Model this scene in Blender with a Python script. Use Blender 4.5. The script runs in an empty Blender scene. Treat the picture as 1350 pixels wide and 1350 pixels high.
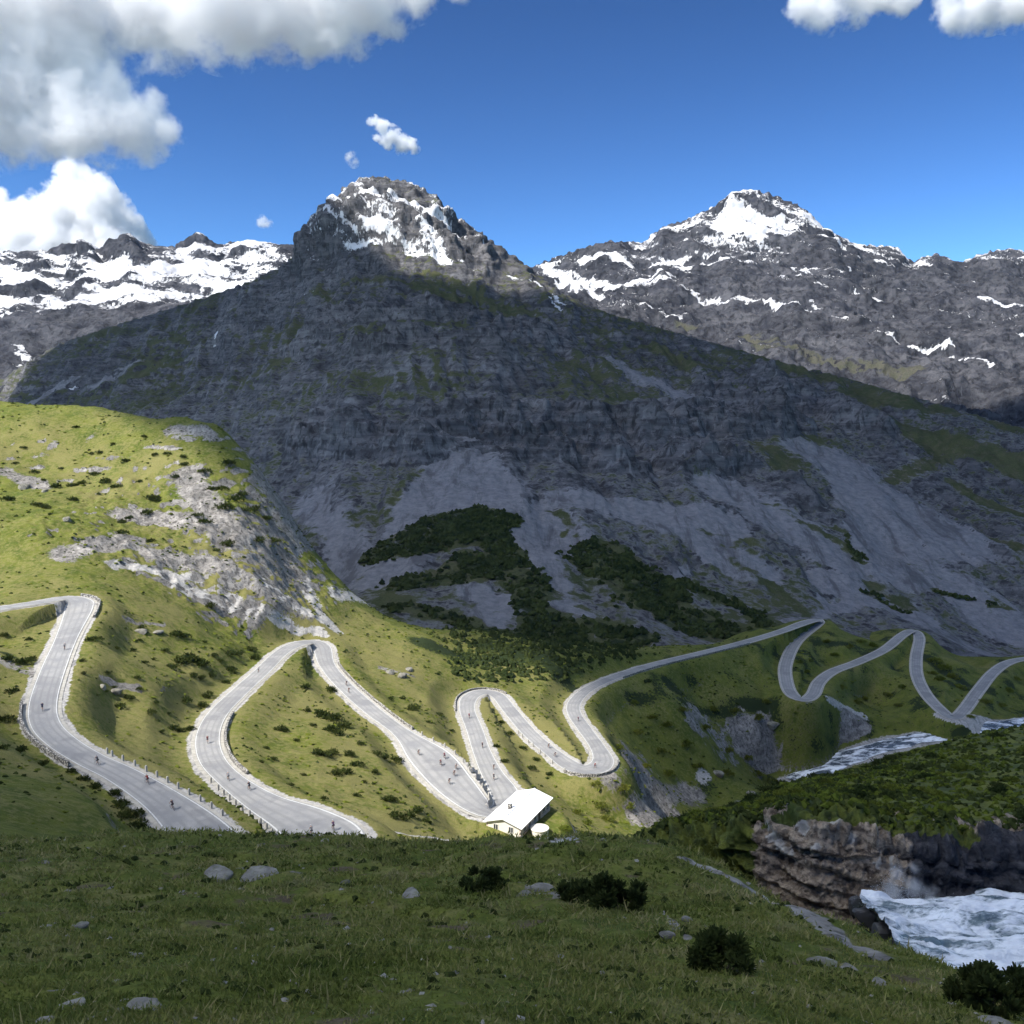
import bpy, bmesh, math, random
import numpy as np
from mathutils import Vector, Matrix

# ------------------------------------------------------------------ camera, sky, sun, exposure
sc = bpy.context.scene
COL = sc.collection
F = 1170.0 / 1350.0            # focal length over picture width
PITCH = math.atan(115.0 / 1170.0)
cam_d = bpy.data.cameras.new('camera')
cam_d.sensor_width = 36.0
cam_d.lens = 36.0 * F
cam_d.clip_start = 0.1
cam_d.clip_end = 40000
cam = bpy.data.objects.new('camera', cam_d)
cam.location = (0, 0, 0)
cam.rotation_euler = (math.radians(90) - PITCH, 0, 0)
COL.objects.link(cam)
sc.camera = cam

SUN_EL = math.radians(50)
SUN_AZ = math.radians(232)     # clockwise from +Y: behind the camera, to the left
SUN = Vector((math.sin(SUN_AZ) * math.cos(SUN_EL), math.cos(SUN_AZ) * math.cos(SUN_EL), math.sin(SUN_EL)))
world = bpy.data.worlds.new('World')
sc.world = world
world.use_nodes = True
wn = world.node_tree
sky = wn.nodes.new('ShaderNodeTexSky')
sky.sky_type = 'NISHITA'
sky.sun_disc = False
sky.sun_elevation = SUN_EL
sky.sun_rotation = SUN_AZ
sky.altitude = 2300
sky.air_density = 1.0
sky.dust_density = 0.5
sky.ozone_density = 4.0
bg = wn.nodes['Background']
bg.inputs['Strength'].default_value = 0.056
hs = wn.nodes.new('ShaderNodeGamma')
hs.inputs['Gamma'].default_value = 1.75
hm = wn.nodes.new('ShaderNodeMix'); hm.data_type = 'RGBA'; hm.blend_type = 'MULTIPLY'; hm.inputs[0].default_value = 1.0; hm.inputs[7].default_value = (0.69, 0.715, 0.67, 1)
wn.links.new(sky.outputs[0], hm.inputs[6])
wn.links.new(hm.outputs[2], hs.inputs['Color'])
wn.links.new(hs.outputs[0], bg.inputs['Color'])
sun_d = bpy.data.lights.new('sun', 'SUN')
sun_d.energy = 4.6
sun_d.angle = math.radians(0.6)
sun_d.color = (1.0, 0.95, 0.86)
sun_o = bpy.data.objects.new('sun', sun_d)
sun_o.rotation_euler = SUN.to_track_quat('Z', 'Y').to_euler()
sun_o.location = (-800, -600, 1500)
COL.objects.link(sun_o)
vs = sc.view_settings
vs.view_transform = 'Standard'
vs.look = 'None'
vs.exposure = 1.0
vs.gamma = 1.0
vs.use_curve_mapping = False
sc.cycles.max_bounces = 16
sc.cycles.diffuse_bounces = 3
sc.cycles.glossy_bounces = 2
sc.cycles.transparent_max_bounces = 16
sc.cycles.volume_bounces = 16
sc.cycles.volume_step_rate = 0.22
sc.cycles.volume_max_steps = 256
sc.cycles.use_adaptive_sampling = True
sc.cycles.adaptive_threshold = 0.02

rng = np.random.default_rng(7)
random.seed(7)

# ------------------------------------------------------------------ helpers
CP, SP = math.cos(PITCH), math.sin(PITCH)
FPX = 1170.0
def ray(px, py):
    u = (px - 675.0) / FPX; v = (675.0 - py) / FPX
    return np.array([u, CP + v * SP, -SP + v * CP])
def at(px, py, D):
    r = ray(px, py)
    return r * (D / r[1])
def at_z(px, py, z):
    r = ray(px, py)
    return r * (z / r[2])

def _hash(ix, iy, iz, seed):
    h = (ix.astype(np.int64) * 374761393 + iy.astype(np.int64) * 668265263 + iz.astype(np.int64) * 2147483647 + seed * 144269504) & 0xFFFFFFFF
    h = ((h ^ (h >> 13)) * 1274126177) & 0xFFFFFFFF
    h = ((h ^ (h >> 16)) * 2246822519) & 0xFFFFFFFF
    return (h ^ (h >> 15)) & 0xFFFFFFFF
_G = rng.normal(size=(256, 3)); _G /= np.linalg.norm(_G, axis=1)[:, None]
_G = _G.astype(np.float32)
def perlin(p, seed=0):
    """p (n,3) -> (n,) about -1..1"""
    p = np.asarray(p, dtype=np.float64)
    i0 = np.floor(p).astype(np.int64)
    f = (p - i0).astype(np.float32)
    w = f * f * f * (f * (f * 6 - 15) + 10)
    out = 0
    for dx in (0, 1):
        for dy in (0, 1):
            for dz in (0, 1):
                g = _G[_hash(i0[:, 0] + dx, i0[:, 1] + dy, i0[:, 2] + dz, seed) & 255]
                d = g[:, 0] * (f[:, 0] - dx) + g[:, 1] * (f[:, 1] - dy) + g[:, 2] * (f[:, 2] - dz)
                k = (w[:, 0] if dx else 1 - w[:, 0]) * (w[:, 1] if dy else 1 - w[:, 1]) * (w[:, 2] if dz else 1 - w[:, 2])
                out = out + d * k
    return out * 1.5
def fbm(p, scale, octs=4, seed=0, gain=0.5, ridged=False):
    p = np.asarray(p, dtype=np.float64) / scale
    a = 1.0; s = 0.0; tot = 0.0
    for o in range(octs):
        n = perlin(p, seed + o * 17)
        if ridged: n = 1 - 2 * np.abs(n)
        s = s + a * n; tot += a
        a *= gain; p = p * 2.03 + 11.7
    return s / tot
def sstep(a, b, x):
    t = np.clip((x - a) / (b - a), 0, 1)
    return t * t * (3 - 2 * t)

class TPS:
    def __init__(self, pts, lam=0.002):
        P = np.array(pts, dtype=np.float64)
        self.S = 100.0
        self.X = P[:, :2] / self.S
        n = len(P)
        K = self._k(self.X, self.X) + lam * np.eye(n)
        A = np.zeros((n + 3, n + 3))
        A[:n, :n] = K
        A[:n, n] = 1; A[:n, n + 1:] = self.X
        A[n, :n] = 1; A[n + 1:, :n] = self.X.T
        b = np.zeros(n + 3); b[:n] = P[:, 2]
        s = np.linalg.solve(A, b)
        self.w = s[:n]; self.a = s[n:]
    @staticmethod
    def _k(A, B):
        r2 = ((A[:, None, 0] - B[None, :, 0]) ** 2 + (A[:, None, 1] - B[None, :, 1]) ** 2)
        return 0.5 * r2 * np.log(r2 + 1e-12)
    def __call__(self, x, y):
        Q = np.stack([np.ravel(x), np.ravel(y)], 1) / self.S
        out = np.empty(len(Q))
        for i in range(0, len(Q), 20000):
            q = Q[i:i + 20000]
            out[i:i + 20000] = self._k(q, self.X) @ self.w + self.a[0] + q @ self.a[1:]
        return out.reshape(np.shape(x))
    def hit(self, px, py, d0, d1, n=240):
        r = ray(px, py)
        D = np.geomspace(d0, d1, n)
        x = r[0] / r[1] * D; z = r[2] / r[1] * D
        h = self(x, D)
        b = np.nonzero(z <= h)[0]
        i = b[0] if len(b) else int(np.argmin(np.where(D > 0.25 * d1, np.abs(z - h), 1e9)))
        return np.array([x[i], D[i], h[i]])

def mesh_obj(name, V, Fc, mat, parent=None, smooth=True, link=True):
    me = bpy.data.meshes.new(name)
    V = np.asarray(V, dtype=np.float32); Fc = np.asarray(Fc, dtype=np.int32)
    k = Fc.shape[1]
    me.vertices.add(len(V)); me.vertices.foreach_set('co', V.ravel())
    me.loops.add(Fc.size); me.loops.foreach_set('vertex_index', Fc.ravel())
    me.polygons.add(len(Fc)); me.polygons.foreach_set('loop_start', np.arange(0, Fc.size, k, dtype=np.int32))
    me.polygons.foreach_set('use_smooth', np.full(len(Fc), smooth, dtype=bool))
    me.update(calc_edges=True)
    if mat: me.materials.append(mat)
    o = bpy.data.objects.new(name, me)
    if link: COL.objects.link(o)
    if parent: o.parent = parent
    return o
def grid_faces(nr, nc):
    i = np.arange(nr * nc).reshape(nr, nc)
    return np.stack([i[:-1, :-1], i[:-1, 1:], i[1:, 1:], i[1:, :-1]], -1).reshape(-1, 4)
def set_color(o, name, arr):
    a = o.data.color_attributes.new(name, 'FLOAT_COLOR', 'POINT')
    c = np.ones((len(o.data.vertices), 4), dtype=np.float32)
    c[:, :arr.shape[1]] = arr
    a.data.foreach_set('color', c.ravel())
def tag(o, label=None, cat=None, group=None, kind=None):
    if label: o['label'] = label
    if cat: o['category'] = cat
    if group: o['group'] = group
    if kind: o['kind'] = kind
    return o

# ---- shader helper
class NT:
    def __init__(self, name):
        self.m = bpy.data.materials.new(name); self.m.use_nodes = True
        self.t = self.m.node_tree; self.t.nodes.clear()
        self.out = self.n('ShaderNodeOutputMaterial')
    def n(self, typ, **kw):
        nd = self.t.nodes.new(typ)
        for k, v in kw.items():
            if k.startswith('i_'):
                nd.inputs[k[2:].replace('_', ' ')].default_value = v
            else: setattr(nd, k, v)
        return nd
    def l(self, a, b): self.t.links.new(a, b)
    def noise(self, scale, detail=4, rough=0.55, vec=None, dist=0.0):
        nd = self.n('ShaderNodeTexNoise'); nd.inputs['Scale'].default_value = scale
        nd.inputs['Detail'].default_value = detail; nd.inputs['Roughness'].default_value = rough
        nd.inputs['Distortion'].default_value = dist
        self.l(vec if vec is not None else self.pos(), nd.inputs['Vector'])
        return nd.outputs['Fac']
    def pos(self):
        if not hasattr(self, '_p'): self._p = self.n('ShaderNodeNewGeometry').outputs['Position']
        return self._p
    def scaled(self, sx, sy, sz):
        m = self.n('ShaderNodeMapping'); m.inputs['Scale'].default_value = (sx, sy, sz)
        self.l(self.pos(), m.inputs['Vector']); return m.outputs['Vector']
    def math(self, op, a, b=None, clamp=False):
        nd = self.n('ShaderNodeMath', operation=op, use_clamp=clamp)
        for i, v in enumerate((a, b)):
            if v is None: continue
            if isinstance(v, (int, float)): nd.inputs[i].default_value = v
            else: self.l(v, nd.inputs[i])
        return nd.outputs[0]
    def step(self, x, a, b):
        nd = self.n('ShaderNodeMapRange', interpolation_type='SMOOTHSTEP')
        self.l(x, nd.inputs['Value'])
        nd.inputs['From Min'].default_value = a; nd.inputs['From Max'].default_value = b
        return nd.outputs['Result']
    def mix(self, f, a, b):
        nd = self.n('ShaderNodeMix', data_type='RGBA')
        for sock, v in ((nd.inputs[0], f), (nd.inputs[6], a), (nd.inputs[7], b)):
            if isinstance(v, (int, float)): sock.default_value = v
            elif isinstance(v, tuple): sock.default_value = (*v[:3], 1)
            else: self.l(v, sock)
        return nd.outputs[2]
    def ramp(self, f, stops):
        nd = self.n('ShaderNodeValToRGB'); r = nd.color_ramp
        while len(r.elements) < len(stops): r.elements.new(0.5)
        for e, (p, c) in zip(r.elements, stops):
            e.position = p; e.color = (*c, 1)
        self.l(f, nd.inputs[0]); return nd.outputs[0]
    def attr(self, name):
        a = self.n('ShaderNodeAttribute', attribute_name=name)
        s = self.n('ShaderNodeSeparateColor'); self.l(a.outputs['Color'], s.inputs[0])
        return s.outputs
    def bsdf(self, color, rough=0.9, spec=0.2, bump=None, bump_dist=0.1, bump_str=0.6, **kw):
        b = self.n('ShaderNodeBsdfPrincipled')
        for k, v in (('Base Color', color), ('Roughness', rough), ('Specular IOR Level', spec), *kw.items()):
            if isinstance(v, (int, float)): b.inputs[k].default_value = v
            elif isinstance(v, tuple): b.inputs[k].default_value = (*v[:3], 1)
            else: self.l(v, b.inputs[k])
        if bump is not None:
            bn = self.n('ShaderNodeBump'); bn.inputs['Strength'].default_value = bump_str
            bn.inputs['Distance'].default_value = bump_dist
            self.l(bump, bn.inputs['Height']); self.l(bn.outputs[0], b.inputs['Normal'])
        self.l(b.outputs[0], self.out.inputs[0])
        return b

def plain(name, col, rough=0.8, spec=0.3, var=0.25, scale=3.0, **kw):
    n = NT(name)
    f = n.noise(scale, 4)
    c = n.mix(f, tuple(x * (1 - var) for x in col), tuple(min(1, x * (1 + var)) for x in col))
    n.bsdf(c, rough, spec, **kw)
    return n.m

# ------------------------------------------------------------------ terrain materials
def terrain_mat(name, grass_a, grass_b, grass_dry, rock_a, rock_b, scree_a, scree_b, s, bump_d, soil=(0.10, 0.075, 0.05), band=0.34, flat=0.16):
    """mask.r rock, mask.g scree or gravel, mask.b snow; tint.r dryness and painted brightening, tint.g low dark scrub and painted shade, tint.b soil; s = metres per detail unit"""
    n = NT(name)
    R, G, B = n.attr('mask')[:3]
    dry, scrub, earth = n.attr('tint')[:3]
    n1 = n.noise(0.9 / s, 6, 0.62); n2 = n.noise(0.17 / s, 5, 0.6); n3 = n.noise(5.0 / s, 4, 0.6)
    g = n.mix(n.step(n2, 0.35, 0.65), grass_a, grass_b)
    g = n.mix(n.math('MULTIPLY', n.step(n1, 0.45, 0.7), 0.7), g, grass_dry)
    g = n.mix(n.step(n.math('ADD', dry, n.math('MULTIPLY', n.math('SUBTRACT', n1, 0.5), 1.2)), 0.35, 0.75), g, tuple(x * 1.0 for x in grass_dry))
    g = n.mix(n.step(n.math('ADD', earth, n.math('MULTIPLY', n.math('SUBTRACT', n1, 0.5), 1.4)), 0.4, 0.7), g, soil)
    g = n.mix(n.step(n.math('ADD', scrub, n.math('MULTIPLY', n.math('SUBTRACT', n1, 0.5), 1.6)), 0.4, 0.62), g, (0.020, 0.030, 0.012))
    g = n.mix(n.math('MULTIPLY', n.step(n3, 0.35, 0.75), 0.45), g, tuple(x * 0.35 for x in grass_a))
    strata_shade = n.noise(1.0, 5, 0.65, n.scaled(flat / s, flat / s, band / s), 0.8)  # rock strata; on the wall also painted shade under the ledges
    rk = n.mix(n.step(strata_shade, 0.35, 0.68), rock_a, rock_b)
    rk = n.mix(n.math('MULTIPLY', n.step(n1, 0.48, 0.66), 0.75), rk, tuple(x * 0.32 for x in rock_a))
    cleft_shade = n.noise(1.0, 5, 0.7, n.scaled(0.75 / s, 0.75 / s, 0.16 / s), 0.6)  # relief shading painted as dark clefts and paler ribs
    rk = n.mix(n.math('MULTIPLY', n.step(cleft_shade, 0.52, 0.64), 0.7), rk, tuple(x * 0.28 for x in rock_a))
    rk = n.mix(n.math('MULTIPLY', n.step(cleft_shade, 0.44, 0.34), 0.6), rk, tuple(min(1, x * 1.35) for x in rock_b))
    patch = n.noise(0.055 / s, 4, 0.6)
    rk = n.mix(n.math('MULTIPLY', n.step(patch, 0.42, 0.60), 0.6), rk, n.mix(0.5, rk, tuple(x * 0.30 for x in rock_a)))
    scn = n.noise(1.3 / s, 6, 0.7)
    sr = n.mix(n.step(scn, 0.3, 0.7), scree_a, scree_b)
    chn = n.noise(1.0, 5, 0.7, n.scaled(0.42 / s, 0.10 / s, 0.07 / s), 0.5)
    sr = n.mix(n.math('MULTIPLY', n.step(chn, 0.50, 0.64), 0.7), sr, tuple(x * 0.5 for x in scree_a))
    c = n.mix(n.step(n.math('ADD', G, n.math('MULTIPLY', n.math('SUBTRACT', n1, 0.5), 1.1)), 0.38, 0.60), g, sr)
    c = n.mix(n.step(n.math('ADD', R, n.math('MULTIPLY', n.math('SUBTRACT', n1, 0.5), 1.1)), 0.40, 0.58), c, rk)
    stk = n.noise(1.0, 5, 0.7, n.scaled(1.6 / s, 1.6 / s, 0.5 / s), 0.4)
    sn = n.step(n.math('ADD', B, n.math('ADD', n.math('MULTIPLY', n.math('SUBTRACT', n1, 0.5), 0.9), n.math('MULTIPLY', n.math('SUBTRACT', stk, 0.5), 1.1))), 0.42, 0.58)
    c = n.mix(sn, c, n.mix(n.step(patch, 0.35, 0.65), (0.50, 0.51, 0.545), (0.62, 0.63, 0.655)))
    h = n.math('ADD', n.math('MULTIPLY', n1, 0.7), n.math('MULTIPLY', n3, 0.3))
    h = n.math('MULTIPLY', h, n.math('SUBTRACT', 1.0, n.math('MULTIPLY', sn, 0.8)))
    n.bsdf(c, 0.95, 0.1, bump=h, bump_dist=bump_d, bump_str=0.8)
    return n.m

M_HILL = terrain_mat('alpine_turf', (0.066, 0.088, 0.015), (0.118, 0.130, 0.024), (0.172, 0.158, 0.058),
                     (0.16, 0.15, 0.14), (0.30, 0.28, 0.26), (0.24, 0.235, 0.235), (0.42, 0.40, 0.37), 1.0, 0.35)
M_WALL = terrain_mat('mountain_rock', (0.050, 0.060, 0.024), (0.075, 0.080, 0.035), (0.095, 0.088, 0.055),
                     (0.060, 0.060, 0.066), (0.145, 0.142, 0.150), (0.13, 0.13, 0.142), (0.21, 0.208, 0.22), 7.0, 3.5, band=0.75, flat=0.10)
M_FAR = terrain_mat('peak_rock', (0.060, 0.064, 0.045), (0.08, 0.08, 0.06), (0.10, 0.095, 0.075),
                    (0.036, 0.038, 0.048), (0.090, 0.091, 0.102), (0.085, 0.086, 0.096), (0.15, 0.15, 0.158), 12.0, 9.0)

# ------------------------------------------------------------------ the road line (pixel of the picture, height)
RP = [(-150,825),(-60,812),(0,802),(50,794),(85,788),(103,791),(104,803),(88,840),(71,880),(57,925),(60,955),(82,978),(117,1000),(162,1022),
      (212,1053),(252,1086),(284,1122),(315,1150),(362,1156),(408,1138),(430,1106),(398,1081),(345,1056),(303,1027),(279,1000),(274,970),(286,942),
      (312,915),(345,885),(371,860),(392,849),(412,846),(424,854),(431,876),(452,902),(490,936),(530,966),(566,997),(597,1032),
      (625,1058),(650,1071),(668,1062),(664,1043),(648,1018),(635,990),(625,960),(616,936),(619,920),(636,912),(656,917),(672,936),
      (697,965),(727,991),(757,1011),(782,1014),(795,1003),(788,985),(770,960),(757,940),(758,925),(776,908),(811,892),(862,876),
      (920,862),(980,847),(1030,832),(1063,820),(1080,817),(1076,824),(1050,846),(1036,875),(1037,900),(1045,916),(1060,922),(1072,915),
      (1080,899),(1098,885),(1132,872),(1166,856),(1190,837),(1204,831),(1212,841),(1208,866),(1209,890),(1221,915),(1244,939),
      (1258,946),(1271,936),(1290,910),(1310,886),(1333,872),(1370,866),(1440,858)]
ZK = {0:-45.5, 5:-47.6, 10:-56.6, 15:-62, 20:-65.5, 25:-68.5, 31:-74, 37:-82, 41:-88, 47:-92.3, 54:-99, 59:-103.5, 67:-120.5, 72:-127, 80:-134, 86:-140.5, 92:-147}
_zi = np.interp(np.arange(len(RP)), sorted(ZK), [ZK[k] for k in sorted(ZK)])
RW = np.array([at_z(px, py, z) for (px, py), z in zip(RP, _zi)])
def catmull(P, step):
    out = []
    n = len(P)
    for i in range(n - 1):
        p0, p1, p2, p3 = P[max(i - 1, 0)], P[i], P[i + 1], P[min(i + 2, n - 1)]
        k = max(2, int(np.linalg.norm(p2 - p1) / step))
        for j in range(k):
            t = j / k
            out.append(0.5 * ((2 * p1) + (-p0 + p2) * t + (2 * p0 - 5 * p1 + 4 * p2 - p3) * t * t + (-p0 + 3 * p1 - 3 * p2 + p3) * t ** 3))
    out.append(P[-1])
    return np.array(out)
def resample(P, step):
    s = np.r_[0, np.cumsum(np.linalg.norm(np.diff(P, axis=0), axis=1))]
    q = np.arange(0, s[-1], step)
    return np.stack([np.interp(q, s, P[:, k]) for k in range(P.shape[1])], 1), q
_hw = np.full(len(RP), 2.6)
_hw[5:7] = 3.6
_hw[13:23] = [2.8, 3.3, 4.2, 5.0, 5.0, 5.0, 5.6, 6.2, 5.2, 3.4]
_hw[30:33] = 3.2
_hw[37:41] = [5.6, 5.2, 4.0, 3.4]
_hw[41:44] = [3.4, 3.6, 3.0]; _hw[47:49] = 3.0; _hw[53:56] = [3.6, 4.0, 3.4]; _hw[66:68] = 3.2; _hw[62:66] = 2.6; _hw[68:] = 2.8
RC, RS = resample(catmull(np.c_[RW, _hw], 1.5), 1.5)
ROAD, RHW = RC[:, :3].copy(), RC[:, 3].copy()
for _ in range(6):
    ROAD[1:-1, 2] = (ROAD[:-2, 2] + 2 * ROAD[1:-1, 2] + ROAD[2:, 2]) / 4

# ------------------------------------------------------------------ height of the near country
HP = [tuple(p) for p in RW[::1]]
for a in [(-150,520,440),(0,535,420),(75,538,416),(150,545,410),(250,558,398),(300,575,388),(328,615,372),(356,695,348),(384,775,328),(428,837,306),
          (100,590,380),(100,640,352),(200,600,370),(0,680,305),(-150,680,310),(0,740,268),(80,700,288),(160,690,318),(250,640,348),(250,690,326),(250,740,300),(330,700,332),(330,760,306),
          (150,772,262),(250,815,268),(330,845,285),(150,850,225),(200,900,205),(120,930,185),(200,960,185),(250,1020,163),(120,960,172),
          (0,850,205),(0,900,180),(0,960,152),(40,1000,140),(100,1042,130),(180,1092,116),(-120,960,150),(-150,860,200),
          (420,930,236),(420,1000,190),(500,1000,200),(480,1060,170),(560,1070,178),(600,1100,180),(360,960,206),(360,1000,185),(500,870,300),(500,830,336),(560,842,335),(560,900,292),
          (540,1112,152),(640,1118,158),(720,1118,176),(760,1085,208),(700,1030,235),(690,900,330),(740,880,352),
          (600,860,345),(620,830,385),(700,850,420),(760,860,440),(480,818,400),(450,828,420),
          # valley
          (830,1000,292),(790,1060,240),(850,1085,285),(900,1040,330),(960,1010,362),(900,940,365),(1000,900,425),(900,900,405),(1000,960,398),(940,975,372),
          (1180,976,408),(1290,957,415),(1120,995,400),(1075,1012,391),(1150,940,435),(1120,900,478),(1170,880,505),(1150,930,455),
          (1130,850,552),(1000,850,560),(900,872,490),(1100,840,600),(1250,868,600),(1300,878,592),(1280,880,540),(1350,900,515),(1350,940,462),(1450,940,470),
          # meadow
          (0,1110,62),(0,1200,30),(0,1350,9.5),(-150,1350,9),(-150,1200,28),(-150,1100,62),(100,1110,66),(200,1113,68),(300,1115,66),(400,1117,62),(500,1116,58),(600,1113,56),(700,1112,55),(800,1110,54),(900,1115,51),
          (150,1200,32),(350,1170,42),(350,1250,22),(350,1350,9.5),(550,1170,40),(550,1250,22),(675,1350,9.5),(750,1180,36),(750,1250,21),(900,1180,37),(900,1260,21),
          (1000,1152,45),(1000,1350,10.5),(1100,1203,36),(1180,1262,28),(1100,1290,21),(1200,1310,22.5),(1300,1338,20),(1350,1350,19.5),(1450,1375,18),(1250,1400,12),(1100,1350,12.5),
          # behind the meadow's brow
          (300,1172,95),(400,1175,92),(500,1172,92),(600,1168,92),(700,1165,92),(800,1165,90),(900,1170,84),(560,1150,118),(700,1150,125),(820,1140,150),(900,1130,190),
          # gorge of the cascade
          (1160,1300,40),(1250,1322,38),(1350,1330,38),(1450,1350,36),(1120,1270,48),(1000,1215,66),(1000,1180,100),(1200,1240,62),(1350,1240,62),(1450,1240,62),
          (1150,1120,110),(1350,1080,120),(1000,1120,160),(1150,1060,210),(1350,1020,230),(1450,1050,200),(1100,1060,290),(1350,1010,330),(1200,1040,350),(1100,1060,350),(1350,1005,390),(1250,1010,390),(1000,1040,350),(1450,1000,390),(1040,1000,398),(1045,955,415),(1100,1040,385),(1200,1022,390),(1000,1000,392)]:
    HP.append(tuple(at(*a)))
# out of sight behind the knoll and under the mountain
for a in [(-150,640,640),(0,640,600),(150,650,560),(300,720,500),(370,820,440),(430,885,430),(600,880,560),(760,880,580),(900,870,640),(1100,850,720),(1300,870,720),(1450,870,720),(430,850,600),(150,700,720),(-150,700,760)]:
    HP.append(tuple(at(*a)))
T_HILL = TPS(HP, 0.0008)
EYE_GROUND = T_HILL(np.array([0.0]), np.array([0.0]))

# road raster: distance, height and half width of the nearest road point
GX0, GY0, GS = -420.0, 60.0, 1.0
GW, GH = 940, 620
RD = np.full((GH, GW), 99.0); RZ = np.zeros((GH, GW)); RHWg = np.full((GH, GW), 3.5); RIX = np.zeros((GH, GW))
W = 22
for i, (x, y, z) in enumerate(ROAD):
    cx, cy = int((x - GX0) / GS), int((y - GY0) / GS)
    if cx < W or cy < W or cx >= GW - W or cy >= GH - W: continue
    yy, xx = np.mgrid[cy - W:cy + W, cx - W:cx + W]
    d = np.hypot(xx * GS + GX0 - x, yy * GS + GY0 - y)
    # the lower half-width edge decides which leg is nearer
    m = d < RD[cy - W:cy + W, cx - W:cx + W]
    sl = (slice(cy - W, cy + W), slice(cx - W, cx + W))
    RD[sl][m] = d[m]; RZ[sl][m] = z; RHWg[sl][m] = RHW[i]
def gsample(A, x, y):
    fx = np.clip((x - GX0) / GS, 0, GW - 2); fy = np.clip((y - GY0) / GS, 0, GH - 2)
    ix = fx.astype(int); iy = fy.astype(int); u = fx - ix; v = fy - iy
    return (A[iy, ix] * (1 - u) + A[iy, ix + 1] * u) * (1 - v) + (A[iy + 1, ix] * (1 - u) + A[iy + 1, ix + 1] * u) * v
def gnear(A, x, y):
    ix = np.clip(np.round((x - GX0) / GS), 0, GW - 1).astype(int); iy = np.clip(np.round((y - GY0) / GS), 0, GH - 1).astype(int)
    return A[iy, ix]

# river in the valley
RIVER = np.array([at(*a) for a in [(1420,948,430),(1350,952,422),(1290,958,415),(1230,968,412),(1180,978,408),(1120,995,400),(1078,1013,392),(1050,1030,385)]])
RIV = catmull(RIVER, 3.0)

def seg_dist(P, A, B):
    A = np.asarray(A); B = np.asarray(B); d = B - A
    t = np.clip(((P - A) @ d) / max(d @ d, 1e-9), 0, 1)
    return np.linalg.norm(P - (A + t[:, None] * d), axis=1)
def stroke_mask(P, strokes, hitf, warp=0.0, wscale=30.0):
    """each stroke: (x1, y1, x2, y2, half width in picture units, strength) laid on the ground of that layer"""
    m = np.zeros(len(P))
    if warp:
        P = P + warp * np.stack([fbm(P, wscale, 4, 901, 0.6), fbm(P, wscale, 4, 905, 0.6), fbm(P, wscale, 4, 909, 0.6)], 1)
    for (x1, y1, x2, y2, w, *s) in strokes:
        A = hitf(x1, y1); B = hitf(x2, y2)
        rad = w * 0.5 * (A[1] + B[1]) / FPX
        box = rad * 2.6
        lo = np.minimum(A, B) - box * 1.5; hi = np.maximum(A, B) + box * 1.5
        sel = np.nonzero(((P > lo) & (P < hi)).all(1))[0]
        if not len(sel): continue
        d = seg_dist(P[sel], A, B) / rad
        v = (s[0] if s else 1.0) * np.clip(1.5 - d, 0, 1)
        m[sel] = np.maximum(m[sel], v)
    return m

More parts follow.
